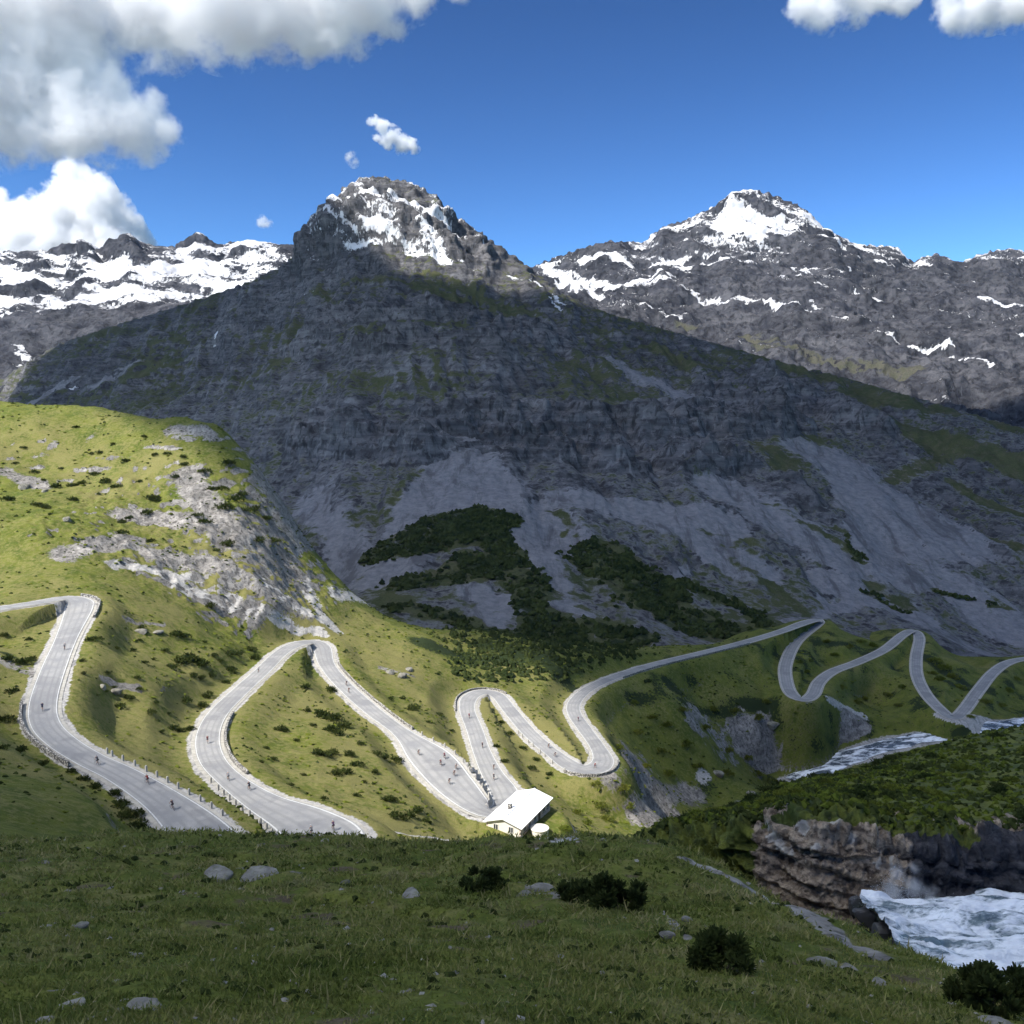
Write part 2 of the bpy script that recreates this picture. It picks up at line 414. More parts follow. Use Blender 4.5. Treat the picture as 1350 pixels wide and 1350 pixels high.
HX, HY, HZ = 1.6, 190.5, -88.0       # where the house stands
def ground_z(x, y, detail=True):
    """height of the finished near ground at x, y (arrays)"""
    x = np.asarray(x, dtype=float); y = np.asarray(y, dtype=float)
    z = T_HILL(x, y)
    p = np.stack([x, y, np.zeros_like(x)], 1)
    dist = np.hypot(x, y)
    amp = np.clip(dist / 60.0, 0.10, 1.0)
    z = z + amp * (1.7 * fbm(p, 24, 4, 3) + 0.45 * fbm(p, 5.0, 3, 9)) + sstep(90, 50, y) * (0.15 * fbm(p, 1.1, 3, 13) + 0.34 * fbm(p, 2.9, 2, 15))
    brow = sstep(28, 42, y) * sstep(95, 70, y)
    z = z + brow * (0.9 * fbm(p, 13, 3, 17) + 0.25 * fbm(p, 4, 2, 19))
    stp = (x * 0.651 + (y - 30.4) * 0.759) + 1.2 * fbm(p, 7, 2, 21)
    z = z + 0.32 * sstep(-0.35, 0.35, stp) * sstep(-14, -7, x) * sstep(9, 5, x) * (y < 70) * sstep(9, 2, stp)
    # knoll crags
    kn = sstep(-48, -30, z) * sstep(250, 290, y) * (x < -20) * sstep(-20, -60, x)
    cr = sstep(0.0, 0.35, fbm(p, 38, 2, 41) + 0.05) * kn
    z = z + kn * 4.0 * fbm(p, 30, 4, 44, ridged=True) * 0.6
    st = 4.2; q = z / st + 0.5 * fbm(p, 30, 2, 50)
    zt = (np.floor(q) + sstep(0.55, 0.95, q - np.floor(q))) * st - 0.5 * st * fbm(p, 30, 2, 50)
    z = z + cr * 0.35 * (zt - z)
    rk = sstep(-62, -48, z) * sstep(-18, -30, z) * sstep(235, 262, y) * sstep(400, 360, y) * sstep(-70, -95, x) * sstep(-40, 30, x + 0.55 * (y - 250) + 60)
    z = z + sstep(265, 285, y) * sstep(375, 345, y) * sstep(-175, -150, x) * sstep(-62, -72, x) * (2.6 * fbm(p, 9, 4, 61, 0.6, ridged=True) - 0.3)
    # river bed
    rd = np.full(len(x), 99.0)
    near = (y > 250) & (y < 470) & (x > 20)
    if near.any():
        idx = np.nonzero(near)[0]
        R2 = RIV[:, :2]
        for k in range(0, len(idx), 40000):
            j = idx[k:k + 40000]
            d2 = (x[j][:, None] - R2[None, :, 0]) ** 2 + (y[j][:, None] - R2[None, :, 1]) ** 2
            a = d2.argmin(1); rd[j] = np.sqrt(d2[np.arange(len(j)), a])
            w = sstep(8.5, 18.0, rd[j])
            z[j] = (RIV[a, 2] - 1.0) * (1 - w) + z[j] * w
    hd = np.hypot(x - HX, y - HY)
    w = sstep(10.0, 15.0, hd)
    z = (HZ - 0.15) * (1 - w) + z * w
    dr = gsample(RD, x, y); hw = gnear(RHWg, x, y)
    w = sstep(0.0, 9.0, dr - hw - 1.6)
    z = np.where(dr < 18, (gnear(RZ, x, y) - 0.22) * (1 - w) + z * w, z)
    return z, dr, hw, rd

# ------------------------------------------------------------------ near country mesh
def rows(knots):
    d, k = zip(*knots)
    return np.exp(np.interp(np.arange(k[-1] + 1), k, np.log(d)))
Dn = rows([(2.5, 0), (7, 20), (20, 90), (58, 190), (75, 225), (120, 260), (160, 345), (340, 720), (450, 830), (600, 900), (760, 930)])
az = np.tan(np.radians(np.linspace(-37, 37, 610)))
XX = Dn[:, None] * az[None, :]; YY = np.repeat(Dn[:, None], len(az), 1)
x, y = XX.ravel(), YY.ravel()
z, dr, hw, rd = ground_z(x, y)
V = np.stack([x, y, z], 1)
Zg = z.reshape(XX.shape)
gy = np.gradient(Zg, axis=0) / np.gradient(YY, axis=0)
gx = np.gradient(Zg, axis=1) / np.gradient(XX, axis=1)
slope = np.hypot(gx, gy).ravel()
hit_h = lambda px, py: T_HILL.hit(px, py, 6, 700, 400)
big = fbm(V, 40, 3, 71); mid = fbm(V, 9, 3, 77)
rock = sstep(0.85, 1.35, slope + 0.35 * big) * sstep(8, 16, dr) * (y > 60) * 0.9
rock = np.maximum(rock, stroke_mask(V, [
    (90,735,170,720,22,.9),(170,690,260,700,26,.95),(250,640,300,720,26,.85),(300,700,380,760,26,.95),(200,740,300,760,20,.9),(230,570,275,580,14,.8),(0,630,60,650,14,.75),(330,660,375,700,14,.9),
    (500,880,545,895,9,.8),(160,826,215,830,7,.8),(110,905,175,912,12,.75),
    
    (790,1040,910,1050,26,.75),(840,1080,900,1090,26,.85),(1000,985,1030,995,9,.7),(920,1085,980,1060,10,.6),(0,870,40,890,14,.6),(640,1110,730,1108,6,.8)], hit_h, 4.5, 9.0))
NEAR_ROCK = [(255,1150,330,1150,8,.9),(330,1156,420,1158,7,.85),(690,1165,745,1180,10,.85),(905,1124,1000,1172,15,.95),(1000,1172,1080,1210,20,.95),(1080,1210,1150,1250,24,.95),(1060,1258,1125,1280,11,.85),(60,1305,110,1290,9,.8),(165,1345,205,1330,14,.85),(870,1200,910,1240,9,.7),(1290,1352,1350,1348,9,.8),(160,1262,190,1258,6,.7),(520,1185,560,1186,6,.7)]
rock = np.maximum(rock, stroke_mask(V, NEAR_ROCK, hit_h, 0.7, 1.6))
scree = stroke_mask(V, [
    (150,752,260,770,11,1),(220,770,330,815,13,1),(300,800,400,835,12,1),(340,770,420,820,15,.8),(400,770,440,830,12,.9),(400,830,425,838,10,.9),
    (520,1098,600,1108,7,.9),(600,1108,730,1112,6,.9),(850,1060,930,1030,14,.8),(1090,925,1140,945,8,.75),(440,790,480,775,16,.7),(0,800,80,788,4,.7)], hit_h, 3.0, 8.0)
scree = np.maximum(scree, 0.9 * sstep(2.6, 0.6, dr - hw + 0.8 * mid) * (np.abs(z - gnear(RZ, x, y)) < 0.9) * (y < 400))
scree = np.maximum(scree, 0.95 * sstep(11, 7, rd + 2.5 * mid) * sstep(0.9, 0.6, slope))
kn = sstep(-48, -30, z) * (y > 250) * (x < -30)
tint_dry_light = np.clip(0.38 + 0.45 * big + 0.08 * kn + 0.3 * mid + 0.24 * (y > 130) * (y < 350) * sstep(50, 25, x) * (1 - kn), 0, 1) * (y > 90) + np.clip(0.30 + 0.8 * fbm(V, 5, 4, 73), 0, 1) * (y <= 90)  # dry grass tint, raised over the sunlit hillside to paint it brighter
tint_scrub_shade = (0.25 + 0.22 * sstep(30, 70, x) * (y > 230)) * sstep(0.0, 0.45, fbm(V, 14, 3, 83)) * (y > 60) + (0.16 * sstep(30, 70, x) + 0.14 * sstep(90, 140, x) * (y > 380)) * (y > 230)  # scrub tint, raised over the right valley as painted shade
tint_scrub_shade = np.maximum(tint_scrub_shade, stroke_mask(V, [
    (560,850,720,870,26,.8),(640,850,760,900,22,.75),(880,905,1020,950,16,.85),(830,930,960,945,14,.7),(1090,850,1180,860,9,.7),(1220,870,1270,900,16,.85),(1050,865,1070,890,8,.7),
    (0,960,40,985,9,.75),(90,1000,170,1060,6,.7),(0,860,30,870,8,.7),(1000,1050,1290,965,8,.9),(930,1075,1020,1050,10,.8),(440,1095,560,1092,5,.6)], hit_h))
tint_e = np.clip(0.5 * sstep(0.15, 0.5, fbm(V, 11, 4, 91)), 0, 1) * 0.55
tint_e = np.maximum(tint_e, (y < 80) * 0.62 * sstep(0.05, 0.4, fbm(V, 3.2, 4, 93)))
hill = mesh_obj('ground', V, grid_faces(*XX.shape), M_HILL)
set_color(hill, 'mask', np.stack([rock, scree, np.zeros_like(rock)], 1))
set_color(hill, 'tint', np.stack([tint_dry_light, tint_scrub_shade, tint_e], 1))
tag(hill, kind='structure')

# ------------------------------------------------------------------ mountains
def project(V):
    w = V[:, 1] * CP - V[:, 2] * SP
    return 675 + FPX * V[:, 0] / w, 675 - FPX * (V[:, 1] * SP + V[:, 2] * CP) / w
def mountain(name, pts, Drows, span, ncol, mat, disp, snow_f, strokes, crest_rough, terr=None, crest=None, reach=170.0):
    T = TPS([tuple(at(*p)) for p in pts], 0.001)
    az = np.tan(np.radians(np.linspace(span[0], span[1], ncol)))
    XX = Drows[:, None] * az[None, :]; YY = np.repeat(Drows[:, None], ncol, 1)
    x, y = XX.ravel(), YY.ravel()
    z = T(x, y)
    P = np.stack([x, y, z], 1)
    Z = z.reshape(XX.shape)
    gy = np.gradient(Z, axis=0) / np.gradient(YY, axis=0)
    gx = np.gradient(Z, axis=1) / np.gradient(XX, axis=1)
    N = np.stack([-gx.ravel(), -gy.ravel(), np.ones(len(x))], 1)
    N /= np.linalg.norm(N, axis=1)[:, None]
    hitf = lambda px, py: T.hit(px, py, Drows[0], Drows[-1])
    m = {k: stroke_mask(P, s, hitf, crest_rough, crest_rough * 2.2) for k, s in strokes.items()}
    d = disp(P, m)
    V = P + N * d[:, None]
    if terr is not None:
        V = terr(V, m)
    if crest is not None:
        # keep the noise but let the broad line of the crest follow its surveyed heights
        cx, cy = zip(*crest)
        for _ in range(3):
            qx, qy = project(V)
            QX, QY = qx.reshape(XX.shape), qy.reshape(XX.shape)
            i = QY.argmin(0); j = np.arange(ncol)
            top_y = QY[i, j]
            dl = np.interp(QX[i, j], cx, cy) - top_y
            k = np.exp(-np.linspace(-2, 2, 17) ** 2); k /= k.sum()
            dl = np.convolve(np.pad(dl, 8, mode='edge'), k, 'valid')
            wq = np.clip((top_y[None] + reach - QY) / reach, 0, 1)
            wq = np.where(np.arange(len(Drows))[:, None] > i[None], 1.0, wq)
            V[:, 2] -= (wq * dl[None]).ravel() * V[:, 1] / FPX
    Zf = V[:, 2].reshape(XX.shape)
    gy = np.gradient(Zf, axis=0) / np.gradient(V[:, 1].reshape(XX.shape), axis=0)
    gx = np.gradient(Zf, axis=1) / np.gradient(V[:, 0].reshape(XX.shape), axis=1)
    sl = np.hypot(gx, gy).ravel()
    mask, tint = snow_f(V, sl, m)
    o = mesh_obj(name, V, grid_faces(*XX.shape), mat)
    set_color(o, 'mask', mask); set_color(o, 'tint', tint)
    tag(o, kind='structure')
    return o, T, V, m

def band_noise(V, L, Wd, dip, seed):
    c, s_ = math.cos(dip), math.sin(dip)
    u = V[:, 0] * c - V[:, 2] * s_; v = V[:, 0] * s_ + V[:, 2] * c
    return fbm(np.stack([u / L, v / Wd, V[:, 1] / L], 1), 1.0, 5, seed, 0.58)
# --- the shaded wall with the pointed summit
wall_pts = [(380,338,1720),(402,312,1760),(412,288,1790),(442,256,1830),(470,234,1850),(500,231,1860),(540,240,1870),(580,258,1850),(612,288,1820),(650,318,1790),(690,348,1760),(740,385,1700),
    (800,412,1640),(860,432,1590),(920,450,1540),(1020,482,1450),(1100,502,1380),(1200,528,1290),(1350,575,1170),(1480,615,1080),
    (300,388,2000),(220,408,2150),(120,440,2200),(0,500,2100),(-150,540,2000),
    (300,470,1600),(200,500,1600),(80,535,1550),(-150,580,1500),(420,420,1380),(420,520,1060),(420,640,800),(432,760,570),(440,810,470),(300,560,1120),(330,650,860),(200,600,1150),(0,600,1250),(-150,640,1200),(200,680,900),(0,700,950),
    (490,340,1560),(550,345,1540),(620,350,1540),(550,420,1270),(600,480,1020),(600,560,880),(600,600,800),(600,680,650),(560,760,545),(520,800,470),
    (720,440,1330),(700,520,1000),(700,600,835),(700,640,750),(700,740,570),(720,850,448),(640,820,470),
    (850,480,1240),(850,540,980),(850,620,820),(850,660,745),(850,740,615),(830,850,462),(960,520,1150),(960,560,990),(950,640,800),(950,700,700),(1000,800,580),
    (1100,560,1080),(1100,640,870),(1100,740,700),(1130,800,625),(920,853,462),(1000,836,522),(1063,814,550),(1130,832,565),(1204,822,584),(1250,838,578),(1340,862,572),(1250,600,1000),(1250,700,800),(1250,800,655),(1300,850,592),(1400,680,850),(1450,850,610),(1450,740,740)]
for (px, py, D) in [(402,312,1760),(442,256,1830),(500,231,1860),(580,258,1850),(650,318,1790),(740,385,1700),(860,432,1590),(1020,482,1450),(1200,528,1290),(1350,575,1170),(1480,615,1080),(300,408,2000),(120,478,2200),(-150,540,2000)]:
    p = at(px, py, D); q = np.array([p[0] * 1.14, p[1] * 1.14, p[2] - 150]);
    wall_pts.append((675 + FPX * q[0] / (q[1] * CP - q[2] * SP), 675 - FPX * (q[1] * SP + q[2] * CP) / (q[1] * CP - q[2] * SP), q[1]))
for (px, py, D) in [(440,900,380),(640,930,380),(760,930,380),(900,900,400),(1050,880,480),(1200,870,500),(1350,900,500),(1480,900,500),(200,760,600),(-150,740,800)]:
    wall_pts.append((px, py, D))
wall_strokes = {
 'scree': [(600,590,500,770,26,.75),(600,590,610,680,40,.8),(640,640,740,720,40,.75),(760,670,950,690,34,.75),(700,660,700,760,16,.7),(720,720,750,800,14,.7),(860,690,1000,760,26,.65),
           (950,640,1100,740,34,.75),(1070,600,1250,720,42,.8),(1100,600,1180,760,30,.8),(1180,720,1340,830,34,.75),(1090,770,1160,790,26,.85),(1110,790,1060,815,12,.9),(620,780,680,800,22,.9),(650,790,640,830,16,.6),
           (420,650,460,760,24,.5),(800,470,900,520,22,.5),(430,700,440,780,12,.7),(820,790,980,700,10,.5),(1180,800,1340,870,22,.8),(40,520,100,480,7,.9),(130,500,180,470,10,.6),(540,560,590,600,12,.6)],
 'grass': [(420,380,620,400,20,.42),(560,360,690,400,18,.42),(860,450,930,480,12,.8),(1020,470,1140,500,16,.95),(1130,510,1350,560,22,.9),(1180,560,1350,620,22,.8),(1000,660,1130,740,12,.9),(1040,640,1000,590,14,.6),
           (730,680,765,720,9,.9),(970,740,1050,800,11,.95),(1220,750,1310,800,14,.95),(1140,770,1190,800,12,.95),(480,780,560,800,14,.9),(1260,640,1350,690,14,.8),(1320,720,1350,740,12,.8),(200,490,330,420,34,.2),(1150,640,1250,600,14,.5),(900,620,960,640,12,.6),(1320,810,1400,850,16,.9)],
 'wood': [(520,730,620,690,42,1),(540,770,640,745,36,1),(640,700,690,770,30,1),(600,720,660,690,28,1),(810,740,880,800,52,1),(860,790,980,835,44,1),(780,820,840,860,30,1),(700,780,730,860,28,1),(560,800,700,840,26,1),(980,800,1030,830,16,.9),(1230,780,1300,800,10,.8),(740,830,780,870,18,.9),(900,770,960,790,18,.8),(1090,690,1140,750,9,.7),(1140,780,1180,800,9,.8)],
 'cliff': [(420,580,560,600,40,1),(560,590,760,600,40,1),(600,560,760,560,40,.8),(760,580,1000,560,44,1),(820,620,960,610,30,1),(430,440,700,440,40,.6),(500,470,660,470,26,.8),(940,520,1040,560,30,.8),(1020,500,1150,560,30,.6),(440,300,600,300,50,.7),(1040,640,1060,660,20,.3)],
 'snow': [(455,270,520,300,11,.8),(490,250,560,280,9,.95),(540,262,600,300,8,.85),(430,300,470,330,9,.6),(470,330,560,320,11,.9),(500,310,560,335,12,.85),(560,300,585,340,12,.95),(600,330,630,340,6,.8),(660,340,700,362,5,.95),(690,350,740,395,5,.95),(725,390,735,402,4,.95),(420,330,440,345,5,.5),(400,375,420,380,3,.7),(440,285,500,330,5,.8),(560,265,640,320,5,.75),
          (800,395,830,408,4,.8),(275,460,290,440,4,.85),(302,525,312,522,3,.9),(90,505,100,495,4,.9),(720,300,760,340,4,.0)],
}
def wall_disp(P, m):
    big = fbm(P * np.array([1, 1, 0.6]), 260, 5, 201, ridged=True)
    med = fbm(P, 70, 5, 211, ridged=True, gain=0.55)
    fine = fbm(P, 22, 4, 221, ridged=True)
    far = np.clip(P[:, 1] / 800, 0.35, 2.0)
    a = 0.45 + 1.5 * m['cliff'] - 0.30 * np.clip(m['scree'] * 1.2, 0, 1)
    gul = fbm(P * np.array([1.0, 0.35, 0.35]), 46, 4, 231, ridged=True)
    chute = -np.clip(fbm(np.stack([P[:, 0] + 0.35 * P[:, 2], 0.10 * P[:, 1], 0.12 * P[:, 2]], 1), 62, 4, 233, 0.55, ridged=True) - 0.15, 0, None) * (1 - 0.7 * np.clip(m['scree'], 0, 1))
    near_foot = np.clip((P[:, 1] - np.interp(675 + FPX * P[:, 0] / P[:, 1], [-150, 440, 720, 900, 1000, 1130, 1480], [800, 445, 425, 448, 512, 552, 580])) / 130, 0.12, 1)
    return near_foot * far * ((big - 0.1) * 16 * (0.6 + 0.8 * m['cliff']) + a * (med * 12 + fine * 4.5) + gul * 6 * (1 - 0.5 * m['cliff']) + chute * 11) - 4 + sstep(230, 420, P[:, 2]) * (34 * (np.abs(fbm(P, 130, 4, 235, 0.6)) * -1.6 + 0.3) + 12 * fbm(P, 36, 3, 237, ridged=True))
def wall_terr(V, m):
    st = 15.0
    w = fbm(V, 180, 3, 241) * 1.2 + 0.0012 * V[:, 0]
    q = V[:, 2] / st + w
    zt = (np.floor(q) + sstep(0.35, 0.9, q - np.floor(q)) - w) * st
    V = V.copy()
    foot = np.interp(675 + FPX * V[:, 0] / V[:, 1], [-150, 200, 440, 520, 640, 720, 830, 900, 1000, 1130, 1300, 1480], [800, 600, 445, 455, 445, 425, 420, 448, 512, 552, 560, 580])
    V[:, 2] -= 1.1 * np.clip(foot - V[:, 1], 0, None)
    V[:, 2] += np.clip(m['cliff'] * 0.9, 0, .9) * (zt - V[:, 2]) * (0.6 + 0.8 * fbm(V, 90, 2, 251))
    return V
def wall_mask(V, sl, m):
    big = fbm(V, 120, 4, 261); med = fbm(V, 30, 3, 263)
    rock = np.clip(0.45 + 0.5 * m['cliff'] + 0.45 * sstep(0.5, 1.1, sl) + 0.35 * big - 0.9 * m['grass'] - 0.5 * m['scree'], 0, 1)
    low = sstep(120, -10, V[:, 2])
    scree = np.clip(0.30 + 0.22 * low + 0.35 * big + 0.75 * m['scree'] - 0.55 * m['grass'], 0, 1)
    hi = sstep(250, 420, V[:, 2])
    bn = band_noise(V, 120, 26, 0.6, 267)
    snow = np.clip(m['snow'] * 0.42 + hi * (0.30 + 0.85 * bn) - 0.10 * sstep(0.9, 1.8, sl) + 0.30 * m['snow'] * (1 - hi), 0, 1)
    tint = np.stack([0.4 + 0.4 * big, np.clip(0.62 * m['wood'] + 0.45 * med - 0.05, 0, 1) , 0.2 + 0 * big], 1)
    rock = np.where(m['wood'] > 0.3, rock * 0.35, rock); scree = np.where(m['wood'] > 0.3, scree * 0.4, scree)
    return np.stack([rock, scree, snow], 1), tint
Dw = rows([(370, 0), (560, 70), (700, 150), (900, 270), (1300, 370), (1500, 410), (1880, 480), (2450, 500)])
wall, T_WALL, V_WALL, m_WALL = mountain('mountain', wall_pts, Dw, (-38, 38), 620, M_WALL, wall_disp, wall_mask, wall_strokes, 26, wall_terr,
    [(-200,545),(0,502),(30,482),(80,452),(160,426),(240,402),(330,372),(380,345),(398,322),(408,296),(430,270),(452,250),(468,236),(492,232),(520,236),(548,242),(580,262),(610,290),(650,318),(690,346),(740,386),(800,412),(860,430),(920,446),(1020,474),(1100,494),(1200,522),(1350,565),(1500,605)])

# --- snowy ridge on the left
lr = [(-150,335,3300),(0,332,3300),(60,330,3300),(85,322,3300),(105,316,3300),(130,328,3300),(150,312,3300),(170,307,3300),(192,322,3300),(230,326,3300),(247,312,3300),(262,305,3300),(285,322,3300),(330,316,3300),(370,324,3300),(400,325,3300),(460,340,3300)]
lr += [(px, py, 3300) for px, py in [(520,400),(600,440)]]
lr += [(-150,430,2650),(0,420,2650),(100,400,2700),(200,385,2750),(300,370,2850),(400,370,2900),(-150,500,2000),(0,490,2050),(100,470,2150),(200,440,2300),(300,410,2500),(400,400,2600),(0,560,1600),(-150,560,1600),(200,540,1700),(400,500,1900),(600,520,2200)]
lr += [(px, py + 40, 3900) for px, py in [(-150,335),(0,332),(105,316),(170,307),(262,305),(330,316),(460,340)]]
ls = {'rock': [(75,322,120,330,9,1),(145,315,185,345,13,1),(245,318,280,322,8,1),(0,395,50,390,14,1),(120,375,100,390,8,.8),(90,360,110,362,5,.8),(10,350,60,352,5,.9),(310,330,350,338,4,.9),(380,330,420,350,22,1),(0,345,40,350,3,.8)],
      'snow': [(0,360,60,370,18,1),(60,400,160,390,22,1),(120,345,220,370,22,1),(200,350,340,345,20,1),(170,410,240,385,10,.9),(0,420,60,420,8,.8),(20,450,30,480,6,.8),(0,500,30,485,4,.95),(0,528,28,530,3,.9),(290,350,380,330,14,1)]}
def lr_disp(P, m):
    return 46 * fbm(P, 420, 5, 301, ridged=True) + 40 * fbm(P, 150, 5, 311, 0.6, ridged=True) + 26 * m['rock'] - 32
def lr_mask(V, sl, m):
    n = fbm(V, 160, 5, 321)
    line = sstep(250, 420, V[:, 2] + 60 * n)
    snow = np.clip(0.12 + 0.40 * line + 0.30 * m['snow'] - 0.6 * m['rock'] - 0.16 * sstep(0.9, 1.8, sl) + 1.35 * band_noise(V, 170, 46, 0.25, 327), 0, 1)
    snow = np.where((V[:, 2] < 330) & (m['snow'] < 0.1), snow * 0.5, snow)
    return np.stack([0.8 + 0 * n, 0.4 + 0.4 * n, snow], 1), np.stack([0.5 + 0 * n, 0 * n, 0 * n], 1)
Dl = rows([(1500, 0), (2200, 70), (2900, 150), (3330, 240), (4200, 255)])
mountain('snow_ridge', lr, Dl, (-38, -2), 330, M_FAR, lr_disp, lr_mask, ls, 45, None, [(-200,335),(0,332),(60,330),(85,321),(105,315),(130,328),(150,312),(170,307),(192,322),(230,326),(247,312),(262,305),(285,322),(330,316),(370,322),(400,322),(480,345),(620,440)], 110)

# --- the massif on the right
sky_r = [(560,380),(640,365),(700,352),(730,340),(770,326),(800,318),(850,319),(870,300),(900,291),(940,273),(965,253),(990,249),(1020,257),(1060,274),(1090,303),(1130,322),(1160,324),(1185,326),(1198,345),(1235,334),(1265,346),(1295,334),(1330,327),(1360,333),(1480,345)]
rr = [(px, py, 3000) for px, py in sky_r]
rr += [(px, py + 45, 3700) for px, py in sky_r[::2]]
rr += [(700,400,2400),(800,390,2450),(900,380,2500),(1000,340,2700),(1000,400,2350),(1100,400,2350),(1200,410,2350),(1350,410,2350),(1480,420,2350),(700,450,1950),(850,450,1950),(1000,480,1850),(1100,490,1800),(1200,500,1750),(1350,520,1700),(1480,540,1700),(700,540,1500),(1000,560,1500),(1350,640,1350),(1480,640,1350),(560,480,2100)]
rs = {'snow': [(730,350,800,375,14,.9),(770,340,870,345,10,.7),(820,380,930,372,9,.8),(940,395,1060,415,8,.9),(1060,420,1140,438,6,.8),(960,270,990,300,16,.8),(1000,285,1080,310,7,.7),(1150,445,1200,455,6,.8),(1200,340,1260,352,4,.6),(1100,330,1180,340,4,.6),(900,310,950,300,5,.7),(880,350,960,345,5,.6),(1040,350,1110,365,4,.6),(1180,380,1240,392,3,.6),(1050,375,1120,390,4,.6),(720,345,760,370,9,1),(740,360,820,385,8,1),(800,388,880,362,9,1),(900,385,1000,405,8,1),(980,400,1090,425,8,1),(1040,400,1090,418,6,.8),(800,340,830,350,7,.8),(860,340,900,335,8,.8),(950,290,1000,310,12,.95),(970,262,1020,290,14,.95),(980,300,1040,305,8,.9),(1030,280,1110,325,6,.95),
              (1110,350,1150,365,5,.9),(1125,385,1155,398,5,.95),(1120,435,1240,443,6,.95),(1190,455,1250,462,5,.95),(1240,462,1300,490,5,.95),(1300,493,1312,496,4,.95),(1295,402,1360,412,7,.98),(1330,455,1350,456,4,.9),(830,405,900,425,5,.7),(760,385,800,400,5,.8),(1000,360,1050,372,4,.6),(920,330,1000,350,4,.6),(1320,355,1350,365,4,.6),(880,420,920,425,4,.6)],
      'rock': [(870,305,940,300,12,.9),(1090,310,1200,340,16,.8),(1220,350,1350,350,14,.7),(890,365,940,375,10,1),(1060,340,1250,380,20,.8),(1250,420,1350,440,16,.8)],
      'grass': [(1000,470,1200,500,16,.6),(900,430,1020,460,14,.6)]}
def rr_disp(P, m):
    return 56 * fbm(P, 380, 5, 401, ridged=True) + 44 * fbm(P, 140, 5, 411, 0.6, ridged=True) + 8 * fbm(P, 40, 3, 413) - 46
def rr_mask(V, sl, m):
    n = fbm(V, 130, 5, 421)
    line = sstep(300, 700, V[:, 2])
    bn = band_noise(V, 260, 48, 0.42, 427)
    snow = np.clip(0.16 + 0.26 * line + 0.66 * m['snow'] - 0.20 * m['rock'] - 0.12 * sstep(0.8, 1.6, sl) + 1.15 * bn * (0.45 + 0.55 * line), 0, 1)
    return np.stack([0.75 - 0.6 * m['grass'], 0.45 + 0.4 * n - 0.4 * m['grass'], snow], 1), np.stack([0.5 + 0 * n, 0 * n, 0 * n], 1)
Dr = rows([(1350, 0), (1900, 70), (2500, 160), (3020, 260), (3900, 278)])
mountain('snow_massif', rr, Dr, (-6, 38), 400, M_FAR, rr_disp, rr_mask, rs, 40, None, sky_r, 120)

# ------------------------------------------------------------------ road
def ribbon(name, off_a, off_b, dz, mat, crown=0.0, nseg=6):
    P = ROAD; n = len(P)
    T = np.gradient(P[:, :2], axis=0); T /= np.linalg.norm(T, axis=1)[:, None] + 1e-9
    for _ in range(3):
        T[1:-1] = (T[:-2] + 2 * T[1:-1] + T[2:]) / 4
    T /= np.linalg.norm(T, axis=1)[:, None] + 1e-9
    Nn = np.stack([-T[:, 1], T[:, 0]], 1)
    ds = np.linalg.norm(np.gradient(P[:, :2], axis=0), axis=1) + 1e-6
    kap = np.gradient(np.unwrap(np.arctan2(T[:, 1], T[:, 0]))) / ds
    kap = np.convolve(np.pad(kap, 2, mode='edge'), np.ones(5) / 5, 'valid')
    V = np.zeros((n, nseg + 1, 3))
    for k in range(nseg + 1):
        t = k / nseg
        o = (off_a * (1 - t) + off_b * t)
        off = np.sign(o) * (RHW + abs(o) - 1) if abs(o) > 1 else o * RHW
        lim = 0.85 / np.maximum(np.abs(kap), 1e-3)
        off = np.where((off * kap > 0) & (np.abs(off) > lim), np.sign(off) * lim, off)
        V[:, k, :2] = P[:, :2] + Nn * off[:, None]
        V[:, k, 2] = P[:, 2] + dz + crown * (1 - min(1, abs(o)) ** 2)
    return mesh_obj(name, V.reshape(-1, 3), grid_faces(n, nseg + 1), mat), V
n = NT('worn_asphalt')
a1 = n.noise(0.25, 5, 0.6); a2 = n.noise(6.0, 4, 0.7); a3 = n.noise(0.09, 3, 0.5)
ac = n.math('ABSOLUTE', n.math('SUBTRACT', n.attr('across')[0], 0.0))
c = n.mix(n.step(a1, 0.3, 0.7), (0.21, 0.21, 0.215), (0.30, 0.295, 0.285))
c = n.mix(n.math('MULTIPLY', n.step(a2, 0.4, 0.7), 0.3), c, (0.15, 0.15, 0.155))
trk = n.math('MULTIPLY', n.step(n.math('ABSOLUTE', n.math('SUBTRACT', n.math('ABSOLUTE', n.math('SUBTRACT', ac, 0.46)), 0.20)), 0.13, 0.02), n.math('MULTIPLY', n.step(a1, 0.3, 0.6), 0.38))
c = n.mix(trk, c, (0.13, 0.13, 0.135))
c = n.mix(n.math('MULTIPLY', n.step(a3, 0.54, 0.57), 0.35), c, (0.14, 0.14, 0.148))
ln_m = n.math('MULTIPLY', n.step(n.math('ABSOLUTE', n.math('SUBTRACT', ac, 0.93)), 0.035, 0.02), n.step(a2, 0.36, 0.50))
c = n.mix(n.math('MULTIPLY', ln_m, 0.8), c, (0.62, 0.62, 0.60))
n.bsdf(c, 0.85, 0.3, bump=a2, bump_dist=0.02)
M_ROAD = n.m
n = NT('pale_gravel')
a1 = n.noise(0.8, 5, 0.7); a2 = n.noise(9.0, 3, 0.7)
c = n.mix(n.step(a1, 0.3, 0.7), (0.28, 0.268, 0.24), (0.42, 0.40, 0.355))
c = n.mix(n.math('MULTIPLY', n.step(a2, 0.45, 0.7), 0.5), c, (0.2, 0.19, 0.17))
n.bsdf(c, 0.95, 0.1, bump=a2, bump_dist=0.06)
M_GRAVEL = n.m
o, _ = ribbon('road_verge', -1.75, 1.75, -0.10, M_GRAVEL); tag(o, kind='structure')
o, RV = ribbon('road', -1.0, 1.0, 0.0, M_ROAD, 0.05, 10); tag(o, kind='structure')
set_color(o, 'across', np.repeat(np.tile(np.abs(np.linspace(-1, 1, 11)), len(ROAD))[:, None], 3, 1))

